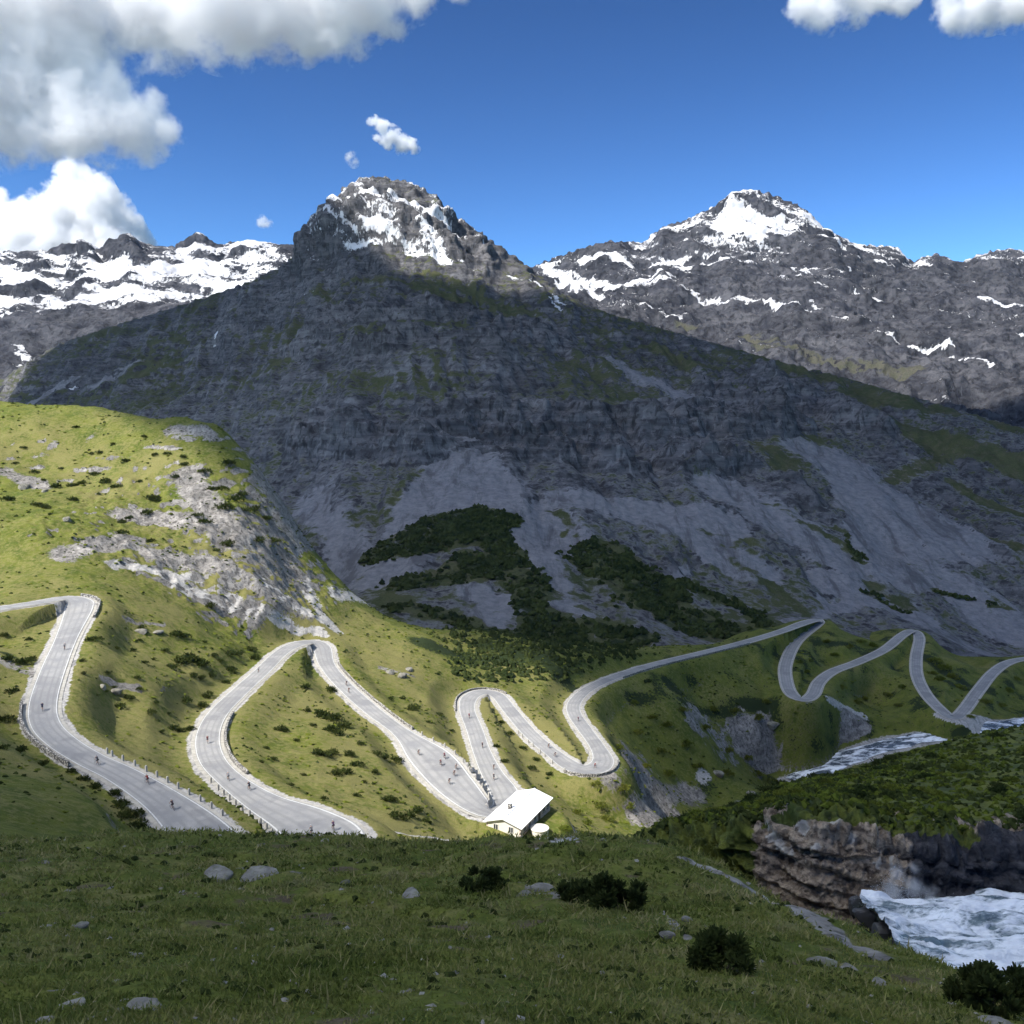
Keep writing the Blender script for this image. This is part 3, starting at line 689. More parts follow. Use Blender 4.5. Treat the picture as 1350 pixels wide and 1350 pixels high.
# ------------------------------------------------------------------ clouds
def union_mesh(puffs, voxel, amp, scales, seed):
    """puffs (x,y,z,rx,ry,rz) joined into one closed billowing surface"""
    bm = bmesh.new()
    for (x, y, z, rx, ry, rz) in puffs:
        r = bmesh.ops.create_icosphere(bm, subdivisions=3, radius=1.0)
        for v in r['verts']:
            v.co = Vector((x + v.co.x * rx, y + v.co.y * ry, z + v.co.z * rz))
    me = bpy.data.meshes.new('tmp'); bm.to_mesh(me); bm.free()
    o = bpy.data.objects.new('tmp', me); COL.objects.link(o)
    md = o.modifiers.new('r', 'REMESH'); md.mode = 'VOXEL'; md.voxel_size = voxel
    dg = bpy.context.evaluated_depsgraph_get()
    ev = o.evaluated_get(dg); m2 = bpy.data.meshes.new_from_object(ev)
    bpy.data.objects.remove(o); bpy.data.meshes.remove(me)
    n = len(m2.vertices)
    co = np.empty(n * 3, dtype=np.float32); m2.vertices.foreach_get('co', co); co = co.reshape(-1, 3)
    no = np.empty(n * 3, dtype=np.float32); m2.vertices.foreach_get('normal', no); no = no.reshape(-1, 3)
    d = 0
    for a, sc_ in zip(amp, scales):
        d = d + a * (-1 + 2 * np.abs(fbm(co, sc_, 3, seed + int(sc_)))) * -1
    co = co + no * np.asarray(d)[:, None]
    m2.vertices.foreach_set('co', co.astype(np.float32).ravel())
    m2.polygons.foreach_set('use_smooth', np.full(len(m2.polygons), True)); m2.update()
    return m2
def vapour_mat(puffs, dens, size, g=-0.45, lo=0.02, hi=0.30, wisp=1.0, ns=46.0):
    """cloud vapour: dense inside each billow, torn by noise towards the rim"""
    n = NT('cloud_vapour')
    P = n.pos()
    a = n.noise(1.0 / (ns * size), 5, 0.64)
    b = n.noise(1.0 / (ns / 6 * size), 2, 0.6)
    f = None
    for (x, y, z, rx, ry, rz) in puffs:
        d = n.n('ShaderNodeVectorMath', operation='DISTANCE'); n.l(P, d.inputs[0]); d.inputs[1].default_value = (x, y, z)
        k = n.n('ShaderNodeMath', operation='MULTIPLY_ADD'); n.l(d.outputs['Value'], k.inputs[0])
        k.inputs[1].default_value = -1.0 / rx; k.inputs[2].default_value = 1.0
        if f is None: f = k.outputs[0]
        else:
            m = n.n('ShaderNodeMath', operation='SMOOTH_MAX'); n.l(f, m.inputs[0]); n.l(k.outputs[0], m.inputs[1]); m.inputs[2].default_value = 0.12
            f = m.outputs[0]
    t = n.math('ADD', n.math('MULTIPLY', n.math('SUBTRACT', a, 0.5), 2.1 * wisp), n.math('MULTIPLY', n.math('SUBTRACT', b, 0.5), 0.55))
    q = n.step(n.math('ADD', f, t), lo, hi)
    v = n.n('ShaderNodeVolumePrincipled')
    v.inputs['Color'].default_value = (0.998, 0.998, 1.0, 1)
    v.inputs['Anisotropy'].default_value = g
    n.l(n.math('MULTIPLY', q, dens), v.inputs['Density'])
    n.l(v.outputs[0], n.out.inputs['Volume'])
    return n.m
def sky_cloud(label, spots, D, depth, voxel_px, dens_px, seed, wisp=1.0, hi=0.30, ns=46.0):
    s = D / FPX
    puffs = []
    rr_ = random.Random(seed)
    for (px, py, r, *e) in spots:
        p = at(px, py, D + rr_.uniform(-1, 1) * depth * r * s)
        r = r * 1.25 * (e[0] ** 0.4 if e else 1.0)
        puffs.append((p[0], p[1], p[2], r * s, r * s, r * s))
    me = union_mesh([(x, y, z, a * 1.12, b * 1.12, c * 1.12) for x, y, z, a, b, c in puffs], voxel_px * s, [0], [10 * s], seed)
    me.materials.append(vapour_mat(puffs, dens_px / s, s, wisp=wisp, hi=hi, ns=ns))
    o = bpy.data.objects.new('cloud', me); COL.objects.link(o)
    tag(o, label, 'cloud', 'clouds in the blue sky')
    return o
sky_cloud('broad grey white cloud spreading above the snowy ridge', [(-60,0,90),(60,5,82),(40,100,72),(120,150,48,1.3),(40,150,50),(180,168,34,1.3),(222,178,20),(-30,130,70),(110,115,40),(200,10,62),(290,0,62),(370,0,60),(440,-5,58),(500,5,38),(545,-5,26),(330,-30,48),(100,-50,70),(460,-35,45),(95,60,50),(205,130,18),(150,120,26),(410,40,30),(330,35,34),(600,-20,20)],
          4300, 0.6, 6, 0.06, 11, hi=0.55)
sky_cloud('bright cumulus cloud rising from behind the snowy ridge', [(103,240,24),(112,258,30),(85,270,30),(130,285,34),(75,305,42),(150,305,30),(40,310,38),(10,300,34),(-5,262,16),(-20,300,40),(105,310,45),(170,320,22),(60,340,50),(140,345,50),(0,345,50)],
          9500, 0.5, 4, 0.16, 12, wisp=0.9, hi=0.42)
sky_cloud('small torn wisp of white cloud above the pointed summit', [(492,160,7),(503,170,9,1.3),(515,181,11,1.4),(530,190,10,1.4),(545,193,7,1.3),(497,180,5)],
          7200, 0.6, 2, 0.22, 13, wisp=1.9, hi=0.75, ns=13)
sky_cloud('tiny faint puff of cloud beside the pointed summit', [(462,205,6,1.2),(466,214,6),(458,210,4)], 7200, 0.5, 2, 0.12, 14, wisp=1.7, hi=0.9, ns=9)
sky_cloud('tiny faint puff of cloud above the snowy ridge', [(345,292,6,1.4),(353,295,5,1.4)], 9000, 0.5, 2, 0.12, 15, wisp=1.7, hi=0.9, ns=9)
sky_cloud('white cloud with ragged hanging edge above the right peak', [(1060,5,22),(1075,18,18),(1095,8,26),(1125,5,24),(1150,2,18),(1180,-2,20),(1100,-20,24),(1170,-20,22),(1205,0,10),(1138,25,7)], 4600, 0.6, 3, 0.08, 16, wisp=1.3, hi=0.55)
sky_cloud('white cloud lump drifting right of the ragged cloud', [(1252,18,18),(1275,15,24),(1305,8,26),(1340,2,28),(1375,0,28),(1300,-20,26),(1250,0,16)], 4600, 0.6, 3, 0.08, 17, wisp=1.3, hi=0.55)

# unseen cloud bank added to shade valley and wall, gap shaped for the sunlight
CB = 1180.0
KX, KY = SUN.x / SUN.z, SUN.y / SUN.z
GAP = np.array([(-126,218),(-520,262),(-420,470),(-150,452),(-92,408),(-66,352),(-28,352),(20,345),(34,285),(28,200),(10,140),(-40,157),(-86,188)], dtype=float)
def poly_sd(P, poly):
    d = np.full(len(P), 1e9); inside = np.zeros(len(P), bool)
    n_ = len(poly)
    for i in range(n_):
        a = poly[i]; b = poly[(i + 1) % n_]
        e = b - a; w_ = P - a
        t = np.clip((w_ @ e) / (e @ e), 0, 1)
        d = np.minimum(d, np.linalg.norm(w_ - t[:, None] * e, axis=1))
        c1 = (a[1] > P[:, 1]) != (b[1] > P[:, 1])
        xi = a[0] + (P[:, 1] - a[1]) / (b[1] - a[1] + 1e-12) * e[0]
        inside ^= c1 & (P[:, 0] < xi)
    return np.where(inside, -d, d)
gx_, gy_ = np.meshgrid(np.arange(-1100, 1250, 14.0), np.arange(-160, 2400, 14.0))
gp = np.stack([gx_.ravel(), gy_.ravel()], 1)
gz = np.interp(gp[:, 1], [460, 700, 1000, 1640, 2400], [-90, -40, 60, 280, 420])
_k = (gp[:, 1] < 480) & (gp[:, 1] > 0) & (np.abs(gp[:, 0]) < 60 + 0.75 * gp[:, 1])
gz[_k] = T_HILL(gp[_k, 0], gp[_k, 1])
gz = gz.reshape(gx_.shape)
for _ in range(12):
    gz[1:-1, 1:-1] = (gz[:-2, 1:-1] + gz[2:, 1:-1] + gz[1:-1, :-2] + gz[1:-1, 2:]) / 4
gz = gz.ravel()
P3 = np.stack([gp[:, 0], gp[:, 1], np.zeros(len(gp))], 1)
edge = np.minimum.reduce([gp[:, 0] + 1080, 1230 - gp[:, 0], gp[:, 1] + 150, 1520 + 750 * sstep(-150, -420, gp[:, 0]) - gp[:, 1] + 120 * fbm(P3, 300, 2, 505)])
sd = np.minimum(poly_sd(gp, GAP), edge) + 16 * fbm(P3, 90, 4, 501)
thick = 9 * np.sqrt(np.clip(sd, 0, None)) * (1 + 0.35 * fbm(P3, 120, 4, 503)) - 6
dense = sstep(0, 45, sd)
dz_ = CB - gz
bx = gp[:, 0] + KX * dz_; by = gp[:, 1] + KY * dz_
bot = np.stack([bx, by, CB - 0.25 * thick + 10 * fbm(P3, 60, 3, 507)], 1)
top = np.stack([bx + KX * thick, by + KY * thick, CB + thick], 1)
ok = (thick > 0).reshape(gx_.shape)
cell = ok[:-1, :-1] | ok[1:, :-1] | ok[:-1, 1:] | ok[1:, 1:]
fc = grid_faces(*gx_.shape)[cell.ravel()]
nV = len(gp)
Vc = np.r_[bot, top]; Fc = np.r_[fc[:, ::-1], fc + nV]
cm = NT('unseen_cloud_bank')
R_ = cm.attr('dense')[0]
tr = cm.n('ShaderNodeBsdfTransparent'); tl = cm.n('ShaderNodeBsdfTranslucent'); df = cm.n('ShaderNodeBsdfDiffuse')
tl.inputs[0].default_value = (0.86, 0.93, 1.0, 1); df.inputs[0].default_value = (0.8, 0.8, 0.82, 1)
m1 = cm.n('ShaderNodeMixShader'); m1.inputs[0].default_value = 0.80  # translucency set to fill the shade beneath with diffuse light
cm.l(df.outputs[0], m1.inputs[1]); cm.l(tl.outputs[0], m1.inputs[2])
m2 = cm.n('ShaderNodeMixShader'); cm.l(cm.math('MULTIPLY', R_, 0.78), m2.inputs[0]); cm.l(tr.outputs[0], m2.inputs[1]); cm.l(m1.outputs[0], m2.inputs[2])
cm.l(m2.outputs[0], cm.out.inputs[0])
o = mesh_obj('cloud', Vc, Fc, cm.m)
set_color(o, 'dense', np.repeat(np.r_[dense, dense][:, None], 3, 1))
tag(o, 'unseen grey cloud bank added overhead to shade the valley and the mountain wall', 'cloud', 'clouds in the blue sky')

# ------------------------------------------------------------------ right bank: crag above the cascade with a scrub slope on top
def cubic_resample(A, n_):
    """Catmull-Rom resample along axis 0"""
    m_ = len(A); q = np.linspace(0, m_ - 1, n_); i = np.minimum(q.astype(int), m_ - 2); t = (q - i).reshape(-1, *([1] * (A.ndim - 1)))
    g = lambda k: A[np.clip(i + k, 0, m_ - 1)]
    p0, p1, p2, p3 = g(-1), g(0), g(1), g(2)
    return 0.5 * (2 * p1 + (p2 - p0) * t + (2 * p0 - 5 * p1 + 4 * p2 - p3) * t ** 2 + (3 * p1 - p0 - 3 * p2 + p3) * t ** 3)
BST = [(840, [(1165,55),(1142,56),(1132,57),(1120,58),(1113,63),(1108,71),(1106,80),(1165,115)]),
       (900, [(1175,53),(1140,54),(1122,55),(1106,57),(1098,64),(1091,74),(1087,84),(1150,118)]),
       (950, [(1185,52),(1150,53),(1122,54),(1098,55),(1086,64),(1075,78),(1068,90),(1130,125)]),
       (1010,[(1215,50),(1180,51),(1130,52),(1084,53.5),(1068,66),(1057,82),(1050,98),(1105,135)]),
       (1080,[(1245,48),(1200,49),(1140,50),(1076,52),(1052,68),(1036,90),(1026,112),(1090,150)]),
       (1160,[(1250,47),(1195,48),(1140,49),(1086,51.5),(1052,72),(1024,98),(1008,125),(1070,165)]),
       (1240,[(1250,46.5),(1192,47.5),(1145,48.3),(1108,50.5),(1050,76),(1010,105),(984,138),(1045,178)]),
       (1350,[(1250,46),(1192,47),(1145,47.8),(1108,50),(1040,80),(988,112),(958,148),(1020,190)]),
       (1500,[(1250,46),(1190,47),(1140,48),(1100,51),(1030,82),(980,115),(950,155),(1010,200)]),
       (1640,[(1250,46),(1190,47),(1140,48),(1100,51),(1030,82),(980,115),(950,155),(1010,200)])]
BA = np.array([[at(px, py, D) for py, D in pr] for px, pr in BST])
BA = cubic_resample(BA, 430)
kn_ = np.interp(np.arange(250), [0, 30, 75, 120, 160, 200, 232, 249], np.arange(8))
BB = np.moveaxis(BA, 1, 0)
i_ = np.minimum(kn_.astype(int), 6); t_ = (kn_ - i_)[:, None, None]
g_ = lambda k: BB[np.clip(i_ + k, 0, 7)]
BG = 0.5 * (2 * g_(0) + (g_(1) - g_(-1)) * t_ + (2 * g_(-1) - 5 * g_(0) + 4 * g_(1) - g_(2)) * t_ ** 2 + (3 * g_(0) - g_(-1) - 3 * g_(1) + g_(2)) * t_ ** 3)
lin = g_(0) * (1 - t_) + g_(1) * t_
BG = 0.5 * BG + 0.5 * lin
nr_, nc_ = BG.shape[:2]
du = np.gradient(BG, axis=1); dv = np.gradient(BG, axis=0)
BN = np.cross(du, dv); BN /= np.linalg.norm(BN, axis=2, keepdims=True) + 1e-9
rowk = np.repeat(kn_[:, None], nc_, 1).ravel()
P = BG.reshape(-1, 3)
cliff = sstep(0.0, 0.6, rowk) * sstep(3.5, 2.9, rowk)
pxs = 675 + FPX * P[:, 0] / P[:, 1]
dsp = cliff * (1.5 * fbm(P * np.array([1, 1, 0.55]), 3.6, 5, 601, 0.6, ridged=True) + 1.0 * fbm(P, 1.1, 4, 605, 0.62, ridged=True) - 0.8) + (1 - cliff) * (0.9 * fbm(P, 9, 4, 607) + 0.3 * fbm(P, 2.0, 3, 609))
st_ = 0.9; q_ = P[:, 2] / st_ + 0.6 * fbm(P, 5, 2, 611) + 0.12 * P[:, 0]
dsp = dsp + cliff * 0.45 * (sstep(0.2, 0.5, q_ - np.floor(q_)) - sstep(0.5, 1.0, q_ - np.floor(q_)))
BV = P + BN.reshape(-1, 3) * dsp[:, None]
nb1 = fbm(BV, 3, 3, 621); nb2 = fbm(BV, 8, 3, 623)
rock_b = np.clip(cliff * 1.1 - 1.2 * sstep(1045, 975, pxs + 50 * nb2) + 0.25 * nb1 - 0.8 * sstep(0.35, 0.0, rowk - 2.45) * 0 , 0, 1)
rock_b = np.where((rowk > 2.7) & (nb2 > 0.0), rock_b * 0.3, rock_b)
n = NT('crag_and_scrub')
R, G, B = n.attr('mask')[:3]
n1 = n.noise(1.1, 6, 0.65); n2 = n.noise(0.22, 4, 0.6); n3 = n.noise(4.5, 4, 0.65)
g = n.mix(n.step(n2, 0.38, 0.62), (0.050, 0.066, 0.012), (0.115, 0.125, 0.018))
g = n.mix(n.math('MULTIPLY', n.step(n1, 0.48, 0.66), 0.75), g, (0.020, 0.028, 0.010))
st = n.noise(1.0, 6, 0.7, n.scaled(0.9, 0.9, 1.9), 0.5)
r1 = n.mix(n.step(st, 0.36, 0.62), (0.085, 0.062, 0.045), (0.36, 0.285, 0.21))
r1 = n.mix(n.math('MULTIPLY', n.step(n3, 0.5, 0.7), 0.6), r1, (0.035, 0.03, 0.028))
dk = n.mix(n.step(st, 0.4, 0.7), (0.018, 0.019, 0.024), (0.07, 0.066, 0.07))
r1 = n.mix(n.step(n.math('ADD', G, n.math('MULTIPLY', n.math('SUBTRACT', n1, 0.5), 0.5)), 0.4, 0.6), r1, dk)
r1 = n.mix(n.step(n.math('ADD', B, n.math('MULTIPLY', n.math('SUBTRACT', n1, 0.5), 1.6)), 0.5, 0.85), r1, (0.36, 0.33, 0.29))
c = n.mix(n.step(n.math('ADD', R, n.math('MULTIPLY', n.math('SUBTRACT', n1, 0.5), 0.9)), 0.42, 0.56), g, r1)
n.bsdf(c, 0.85, 0.25, bump=n.math('ADD', n.math('MULTIPLY', n1, 0.6), n.math('MULTIPLY', n3, 0.4)), bump_dist=0.35, bump_str=0.9)
bank = mesh_obj('river_bank', BV, grid_faces(nr_, nc_), n.m)
wet = sstep(1195, 1250, pxs + 60 * nb1 + 40 * nb2) * sstep(3.1, 2.7, rowk) + 0.6 * sstep(0.9, 0.5, rowk)
pale = np.zeros(len(BV)); WRP = 0.55 * np.stack([fbm(BV, 0.8, 4, 661, 0.6), fbm(BV, 0.8, 4, 663, 0.6), fbm(BV, 0.8, 4, 665, 0.6)], 1)
for (px, py, w) in [(1030,1108,9),(1040,1122,9),(1050,1136,10),(1062,1148,9),(1180,1160,7),(1195,1165,7),(1080,1110,8),(1120,1100,9),(1100,1135,7),(1140,1125,8),(1210,1172,6),(1288,1112,7),(960,1096,5),(1000,1086,7),(1020,1082,6)]:
    k = np.argmin(np.abs(pxs - px) + np.abs(560 - FPX * BV[:, 2] / BV[:, 1] - py) * 1.0 + (rowk > 3.2) * 50)
    pale = np.maximum(pale, np.clip(1.6 - np.linalg.norm((BV + WRP - BV[k]) * np.array([1, 1, 0.8]), axis=1) / (w * 50 / FPX), 0, 0.85))
set_color(bank, 'mask', np.stack([rock_b, np.clip(wet, 0, 1), pale], 1))
tag(bank, kind='structure')

# ------------------------------------------------------------------ water
def water_mat(name, s, foam_lo, foam_hi, deep=(0.10, 0.16, 0.19)):
    n = NT(name)
    vec = n.scaled(0.35 / s, 0.8 / s, 0.8 / s)
    f1 = n.noise(1.0, 6, 0.62, vec, 0.9); f2 = n.noise(5.0, 5, 0.65, vec, 0.5)
    fo = n.math('ADD', n.math('MULTIPLY', f1, 0.75), n.math('MULTIPLY', f2, 0.25))
    fo = n.step(fo, foam_lo, foam_hi)
    c = n.mix(fo, deep, (0.80, 0.83, 0.87))
    b = n.bsdf(c, 0.35, 0.5, bump=n.math('ADD', f1, n.math('MULTIPLY', f2, 0.5)), bump_dist=0.5 * s, bump_str=0.7)
    n.l(n.math('ADD', n.math('MULTIPLY', fo, 0.6), 0.15), b.inputs['Roughness'])
    return n.m
WST = [(1132, [(1186,48.6),(1190,47.4),(1194,46),(1200,44.4)]), (1160, [(1187,48.3),(1196,46),(1208,43.5),(1228,40)]), (1200, [(1192,48),(1210,44.5),(1245,39.5),(1305,33)]),
       (1260, [(1190,47.7),(1215,43.4),(1255,38.5),(1318,32.5)]), (1350, [(1186,47.5),(1210,43.4),(1255,38.3),(1325,32)]), (1480, [(1183,47.5),(1205,43.5),(1250,38.3),(1325,32)]), (1620, [(1180,47.5),(1200,43.5),(1245,38.3),(1325,32)])]
WA = cubic_resample(np.array([[at(px, py, D) for py, D in pr] for px, pr in WST]), 320)
WA = np.moveaxis(cubic_resample(np.moveaxis(WA, 1, 0), 170), 0, 0)
P = WA.reshape(-1, 3)
wv = 1.1 * fbm(P * np.array([0.35, 1, 0]), 3.0, 4, 631, ridged=True) + 0.34 * fbm(P * np.array([0.6, 1, 0]), 0.8, 4, 633)
P = P + np.stack([0 * wv, -0.3 * wv, wv], 1)
o = mesh_obj('cascade', P, grid_faces(170, 320), water_mat('white_water', 1.2, 0.41, 0.53, (0.13, 0.18, 0.20)))
tag(o, kind='structure')
T2 = np.gradient(RIV[:, :2], axis=0); T2 /= np.linalg.norm(T2, axis=1)[:, None]; N2 = np.stack([-T2[:, 1], T2[:, 0]], 1)
off = np.linspace(-1, 1, 23); wid = 6.8 + 3.0 * fbm(RIV, 30, 2, 641)
RVt = np.zeros((len(RIV), 23, 3)); RVt[:, :, :2] = RIV[:, None, :2] + N2[:, None] * (off[None] * wid[:, None])[..., None]; RVt[:, :, :2] += 2.2 * fbm(RVt.reshape(-1, 3) * np.array([1, 1, 0]), 9, 3, 645).reshape(len(RIV), 23, 1) * N2[:, None]; RVt[:, :, 2] = RIV[:, None, 2] - 0.2 - 0.8 * np.abs(off[None]) ** 3
P = RVt.reshape(-1, 3); P[:, 2] += 0.55 * fbm(P, 4, 4, 643, ridged=True)
o = mesh_obj('river', P, grid_faces(len(RIV), 23), water_mat('river_water', 3.2, 0.44, 0.58, (0.07, 0.09, 0.11)))
tag(o, kind='structure')
ms_ = 47.0 / FPX
mp = [(*at(px, py, 46.8), r_ * ms_, r_ * ms_, r_ * ms_) for px, py, r_ in [(1160,1188,16),(1180,1178,20),(1202,1172,20),(1226,1180,16),(1185,1152,14),(1205,1145,11),(1255,1188,10)]]
me = union_mesh([(x_, y_, z_, a * 1.1, a * 1.1, a * 1.1) for x_, y_, z_, a, *_ in mp], 3 * ms_, [0], [1.0], 3)
me.materials.append(vapour_mat(mp, 0.028 / ms_, ms_, 0.0, 0.0, 0.9, 1.0, 22.0))
o = bpy.data.objects.new('mist', me); COL.objects.link(o); tag(o, 'soft white mist rising where the cascade strikes the crag', 'mist', kind='stuff')
# spray thrown up where the water breaks against the crag
def blob_cloud(centers, sizes, proto_v, proto_f, jit=None, rngs=None):
    n_ = len(centers); k = len(proto_v)
    rot = rngs.uniform(0, 2 * np.pi, n_)
    c_, s_ = np.cos(rot), np.sin(rot)
    v = proto_v[None] * sizes[:, None, :] if sizes.ndim == 2 else proto_v[None] * sizes[:, None, None]
    vx = v[..., 0] * c_[:, None] - v[..., 1] * s_[:, None]; vy = v[..., 0] * s_[:, None] + v[..., 1] * c_[:, None]
    v = np.stack([vx, vy, v[..., 2]], -1)
    if jit is not None: v = v * (1 + jit * rngs.uniform(-1, 1, (n_, k, 1)))
    v = v + centers[:, None]
    f = proto_f[None] + (np.arange(n_) * k)[:, None, None]
    return v.reshape(-1, 3), f.reshape(-1, proto_f.shape[1])
OCT_V = np.array([(1,0,0),(-1,0,0),(0,1,0),(0,-1,0),(0,0,1),(0,0,-1)], float)
OCT_F = np.array([(0,2,4),(2,1,4),(1,3,4),(3,0,4),(2,0,5),(1,2,5),(3,1,5),(0,3,5)])
r2 = np.random.default_rng(21)
px_ = np.r_[r2.normal(1178, 26, 2500), r2.uniform(1190, 1360, 1500)]
hh = np.r_[np.abs(r2.normal(0, 26, 2500)) * np.exp(-np.abs(px_[:2500] - 1178) / 40), np.abs(r2.normal(0, 6, 1500))]
cen = np.array([at(a, 1197 - h_, 47.2 - 1.2 * r_) for a, h_, r_ in zip(px_, hh, r2.uniform(0, 1, len(px_)))])
v_, f_ = blob_cloud(cen, r2.uniform(0.005, 0.016, len(cen)), OCT_V, OCT_F, 0.4, r2)
o = mesh_obj('spray', v_, f_, plain('spray_drops', (0.82, 0.85, 0.88), 0.5, 0.3, 0.05))
tag(o, 'white spray drops thrown up where the cascade breaks against the crag', 'spray', kind='stuff')

# ------------------------------------------------------------------ finding places on the ground
def spots(pix, d0=6, d1=700):
    """ground points under picture places"""
    H = np.array([T_HILL.hit(px, py, d0, d1, 360) for px, py in pix])
    z_, *_ = ground_z(H[:, 0], H[:, 1])
    # second pass: slide along the ray to the finished ground
    for _ in range(3):
        for i, (px, py) in enumerate(pix):
            r = ray(px, py)
            e = z_[i] - r[2] / r[1] * H[i, 1]
            sl_ = abs(r[2] / r[1])
            H[i, 1] = np.clip(H[i, 1] - 0.5 * e / max(sl_, 0.15), d0, d1); H[i, 0] = r[0] / r[1] * H[i, 1]
        z_, *_ = ground_z(H[:, 0], H[:, 1])
    H[:, 2] = z_
    return H

# ------------------------------------------------------------------ foliage
def leaf_mesh(n_, lumps, leaf, seed, up=0.5, flat=0.0):
    """leaf sprays spread through a lumpy crown; lumps (x,y,z,r)"""
    r_ = np.random.default_rng(seed)
    L = np.array(lumps); w = L[:, 3] ** 2; k = r_.choice(len(L), n_, p=w / w.sum())
    d = r_.normal(size=(n_, 3)); d[:, 2] = np.abs(d[:, 2]) * 1.0 - 0.25 * flat; d /= np.linalg.norm(d, axis=1)[:, None]
    rad = L[k, 3] * r_.uniform(0.55, 1.08, n_)
    c = L[k, :3] + d * rad[:, None]
    c[:, 2] = np.maximum(c[:, 2], 0.02)
    ax = d * 0.6 + np.array([0, 0, up]) + 0.55 * r_.normal(size=(n_, 3)); ax /= np.linalg.norm(ax, axis=1)[:, None]
    sd_ = np.cross(ax, r_.normal(size=(n_, 3))); sd_ /= np.linalg.norm(sd_, axis=1)[:, None] + 1e-9
    ln = leaf * r_.uniform(0.7, 1.4, n_)[:, None]; wd = ln * 0.34
    V = np.stack([c - sd_ * wd * 0.6, c + sd_ * wd * 0.6, c + ax * ln * 1.0 + sd_ * wd * 0.25, c + ax * ln - sd_ * wd * 0.25], 1).reshape(-1, 3)
    Fq = np.arange(n_ * 4).reshape(-1, 4)
    return V, Fq
def leaf_mat(name, a, b, tip, scale=2.0):
    n = NT(name)
    oi = n.n('ShaderNodeObjectInfo')
    f = n.noise(scale, 3, 0.6)
    c = n.mix(n.step(f, 0.35, 0.65), a, b)
    c = n.mix(n.math('MULTIPLY', oi.outputs['Random'], 0.6), c, tip)
    df = n.n('ShaderNodeBsdfDiffuse'); tl = n.n('ShaderNodeBsdfTranslucent'); mx = n.n('ShaderNodeMixShader')
    mx.inputs[0].default_value = 0.25
    n.l(c, df.inputs[0]); n.l(c, tl.inputs[0]); n.l(df.outputs[0], mx.inputs[1]); n.l(tl.outputs[0], mx.inputs[2])
    n.l(mx.outputs[0], n.out.inputs[0])
    return n.m
M_PINE = leaf_mat('dwarf_pine_needles', (0.022, 0.034, 0.012), (0.042, 0.058, 0.016), (0.060, 0.070, 0.022))
M_PINE_D = leaf_mat('dark_pine_needles', (0.020, 0.032, 0.012), (0.066, 0.082, 0.024), (0.050, 0.062, 0.020), 3.0)
M_WOOD = leaf_mat('wood_needles', (0.016, 0.026, 0.011), (0.050, 0.064, 0.022), (0.055, 0.065, 0.02), 0.12)
M_SHRUB = leaf_mat('green_shrub_leaves', (0.060, 0.085, 0.014), (0.120, 0.142, 0.022), (0.15, 0.15, 0.03))
M_BARK = plain('pine_bark', (0.09, 0.065, 0.05), 0.9, 0.1, 0.4, 8)
def lumps_for(seed, n_, spread, r0, r1, h):
    q = random.Random(seed); out = [(0, 0, h * 0.30, r1)]
    for i in range(n_):
        a = q.uniform(0, 6.283); e = spread * math.sqrt(q.random())
        out.append((e * math.cos(a), e * math.sin(a), h * q.uniform(0.05, 0.55) * (1 - 0.6 * e / spread), q.uniform(r0, r1)))
    return out
BUSH = []
for k in range(5):
    V_, F_ = leaf_mesh(330, lumps_for(100 + k, 7, 0.62, 0.26, 0.45, 0.75), 0.20, 200 + k)
    BUSH.append(mesh_obj('foliage', V_, F_, M_PINE, smooth=False, link=False).data)
SHR = []
for k in range(4):
    V_, F_ = leaf_mesh(420, lumps_for(130 + k, 8, 0.60, 0.24, 0.42, 0.85), 0.17, 230 + k)
    SHR.append(mesh_obj('foliage', V_, F_, M_SHRUB, smooth=False, link=False).data)
def put(name, me, loc, scl, rz, label, cat, group=None):
    o = bpy.data.objects.new(name, me); COL.objects.link(o)
    o.location = loc; o.scale = scl; o.rotation_euler = (0, 0, rz)
    return tag(o, label, cat, group)
# picture place and half width of every bush seen on the sunlit hillside
A1 = [(123,843,9),(186,826,6),(154,854,5),(175,856,5),(183,843,4),(218,857,6),(232,836,9),(243,838,7),(270,845,4),(236,872,10),(248,868,11),(260,873,10),(228,879,8),(268,876,8),(190,873,5),(180,892,6),(184,907,5),(142,887,6),(110,886,4),(110,870,5),
      (168,919,7),(158,930,7),(198,938,7),(244,923,8),(275,916,10),(288,920,9),(268,928,8),(302,861,8),(314,862,8),(282,863,5),(304,882,7),(280,889,8),(255,890,7),(265,893,6),(298,898,6),(320,900,6),(316,911,5),(227,958,7),(236,960,6),(270,949,7),(212,963,5),(250,960,7),(338,866,8),(330,856,7),(203,868,4),(150,905,4),(128,915,4),(205,925,4),(290,870,5),(222,940,4)]
A2 = [(401,905,8),(434,909,8),(446,913,8),(428,944,10),(441,948,12),(452,955,11),(445,965,10),(422,940,8),(436,962,9),(416,992,9),(428,995,10),(440,992,9),(460,993,8),(474,979,5),(496,992,8),(506,995,7),(524,1000,9),(445,1019,9),(456,1017,9),(470,1008,9),(493,1017,6),(383,1037,5),(470,1048,6),(426,1054,7),(508,1053,8),(518,1054,7),
      (520,1075,9),(532,1078,10),(543,1074,9),(551,1067,8),(503,954,5),(516,965,4),(369,960,7),(377,962,6),(345,1005,5),(360,1000,5),(400,1020,4),(480,1030,4),(560,1080,6),(404,935,5),(412,955,5),(350,985,4),(390,975,4)]
A3 = [(514,920,5),(532,919,5),(542,933,7),(578,939,5),(565,951,4),(602,938,5),(615,1074,9),(607,1070,7),(630,1024,7),(595,960,4),(690,985,6),(672,965,5),(662,950,4),(706,1000,5),(655,985,5),(664,1005,6),(700,1012,6),(725,1020,5)]
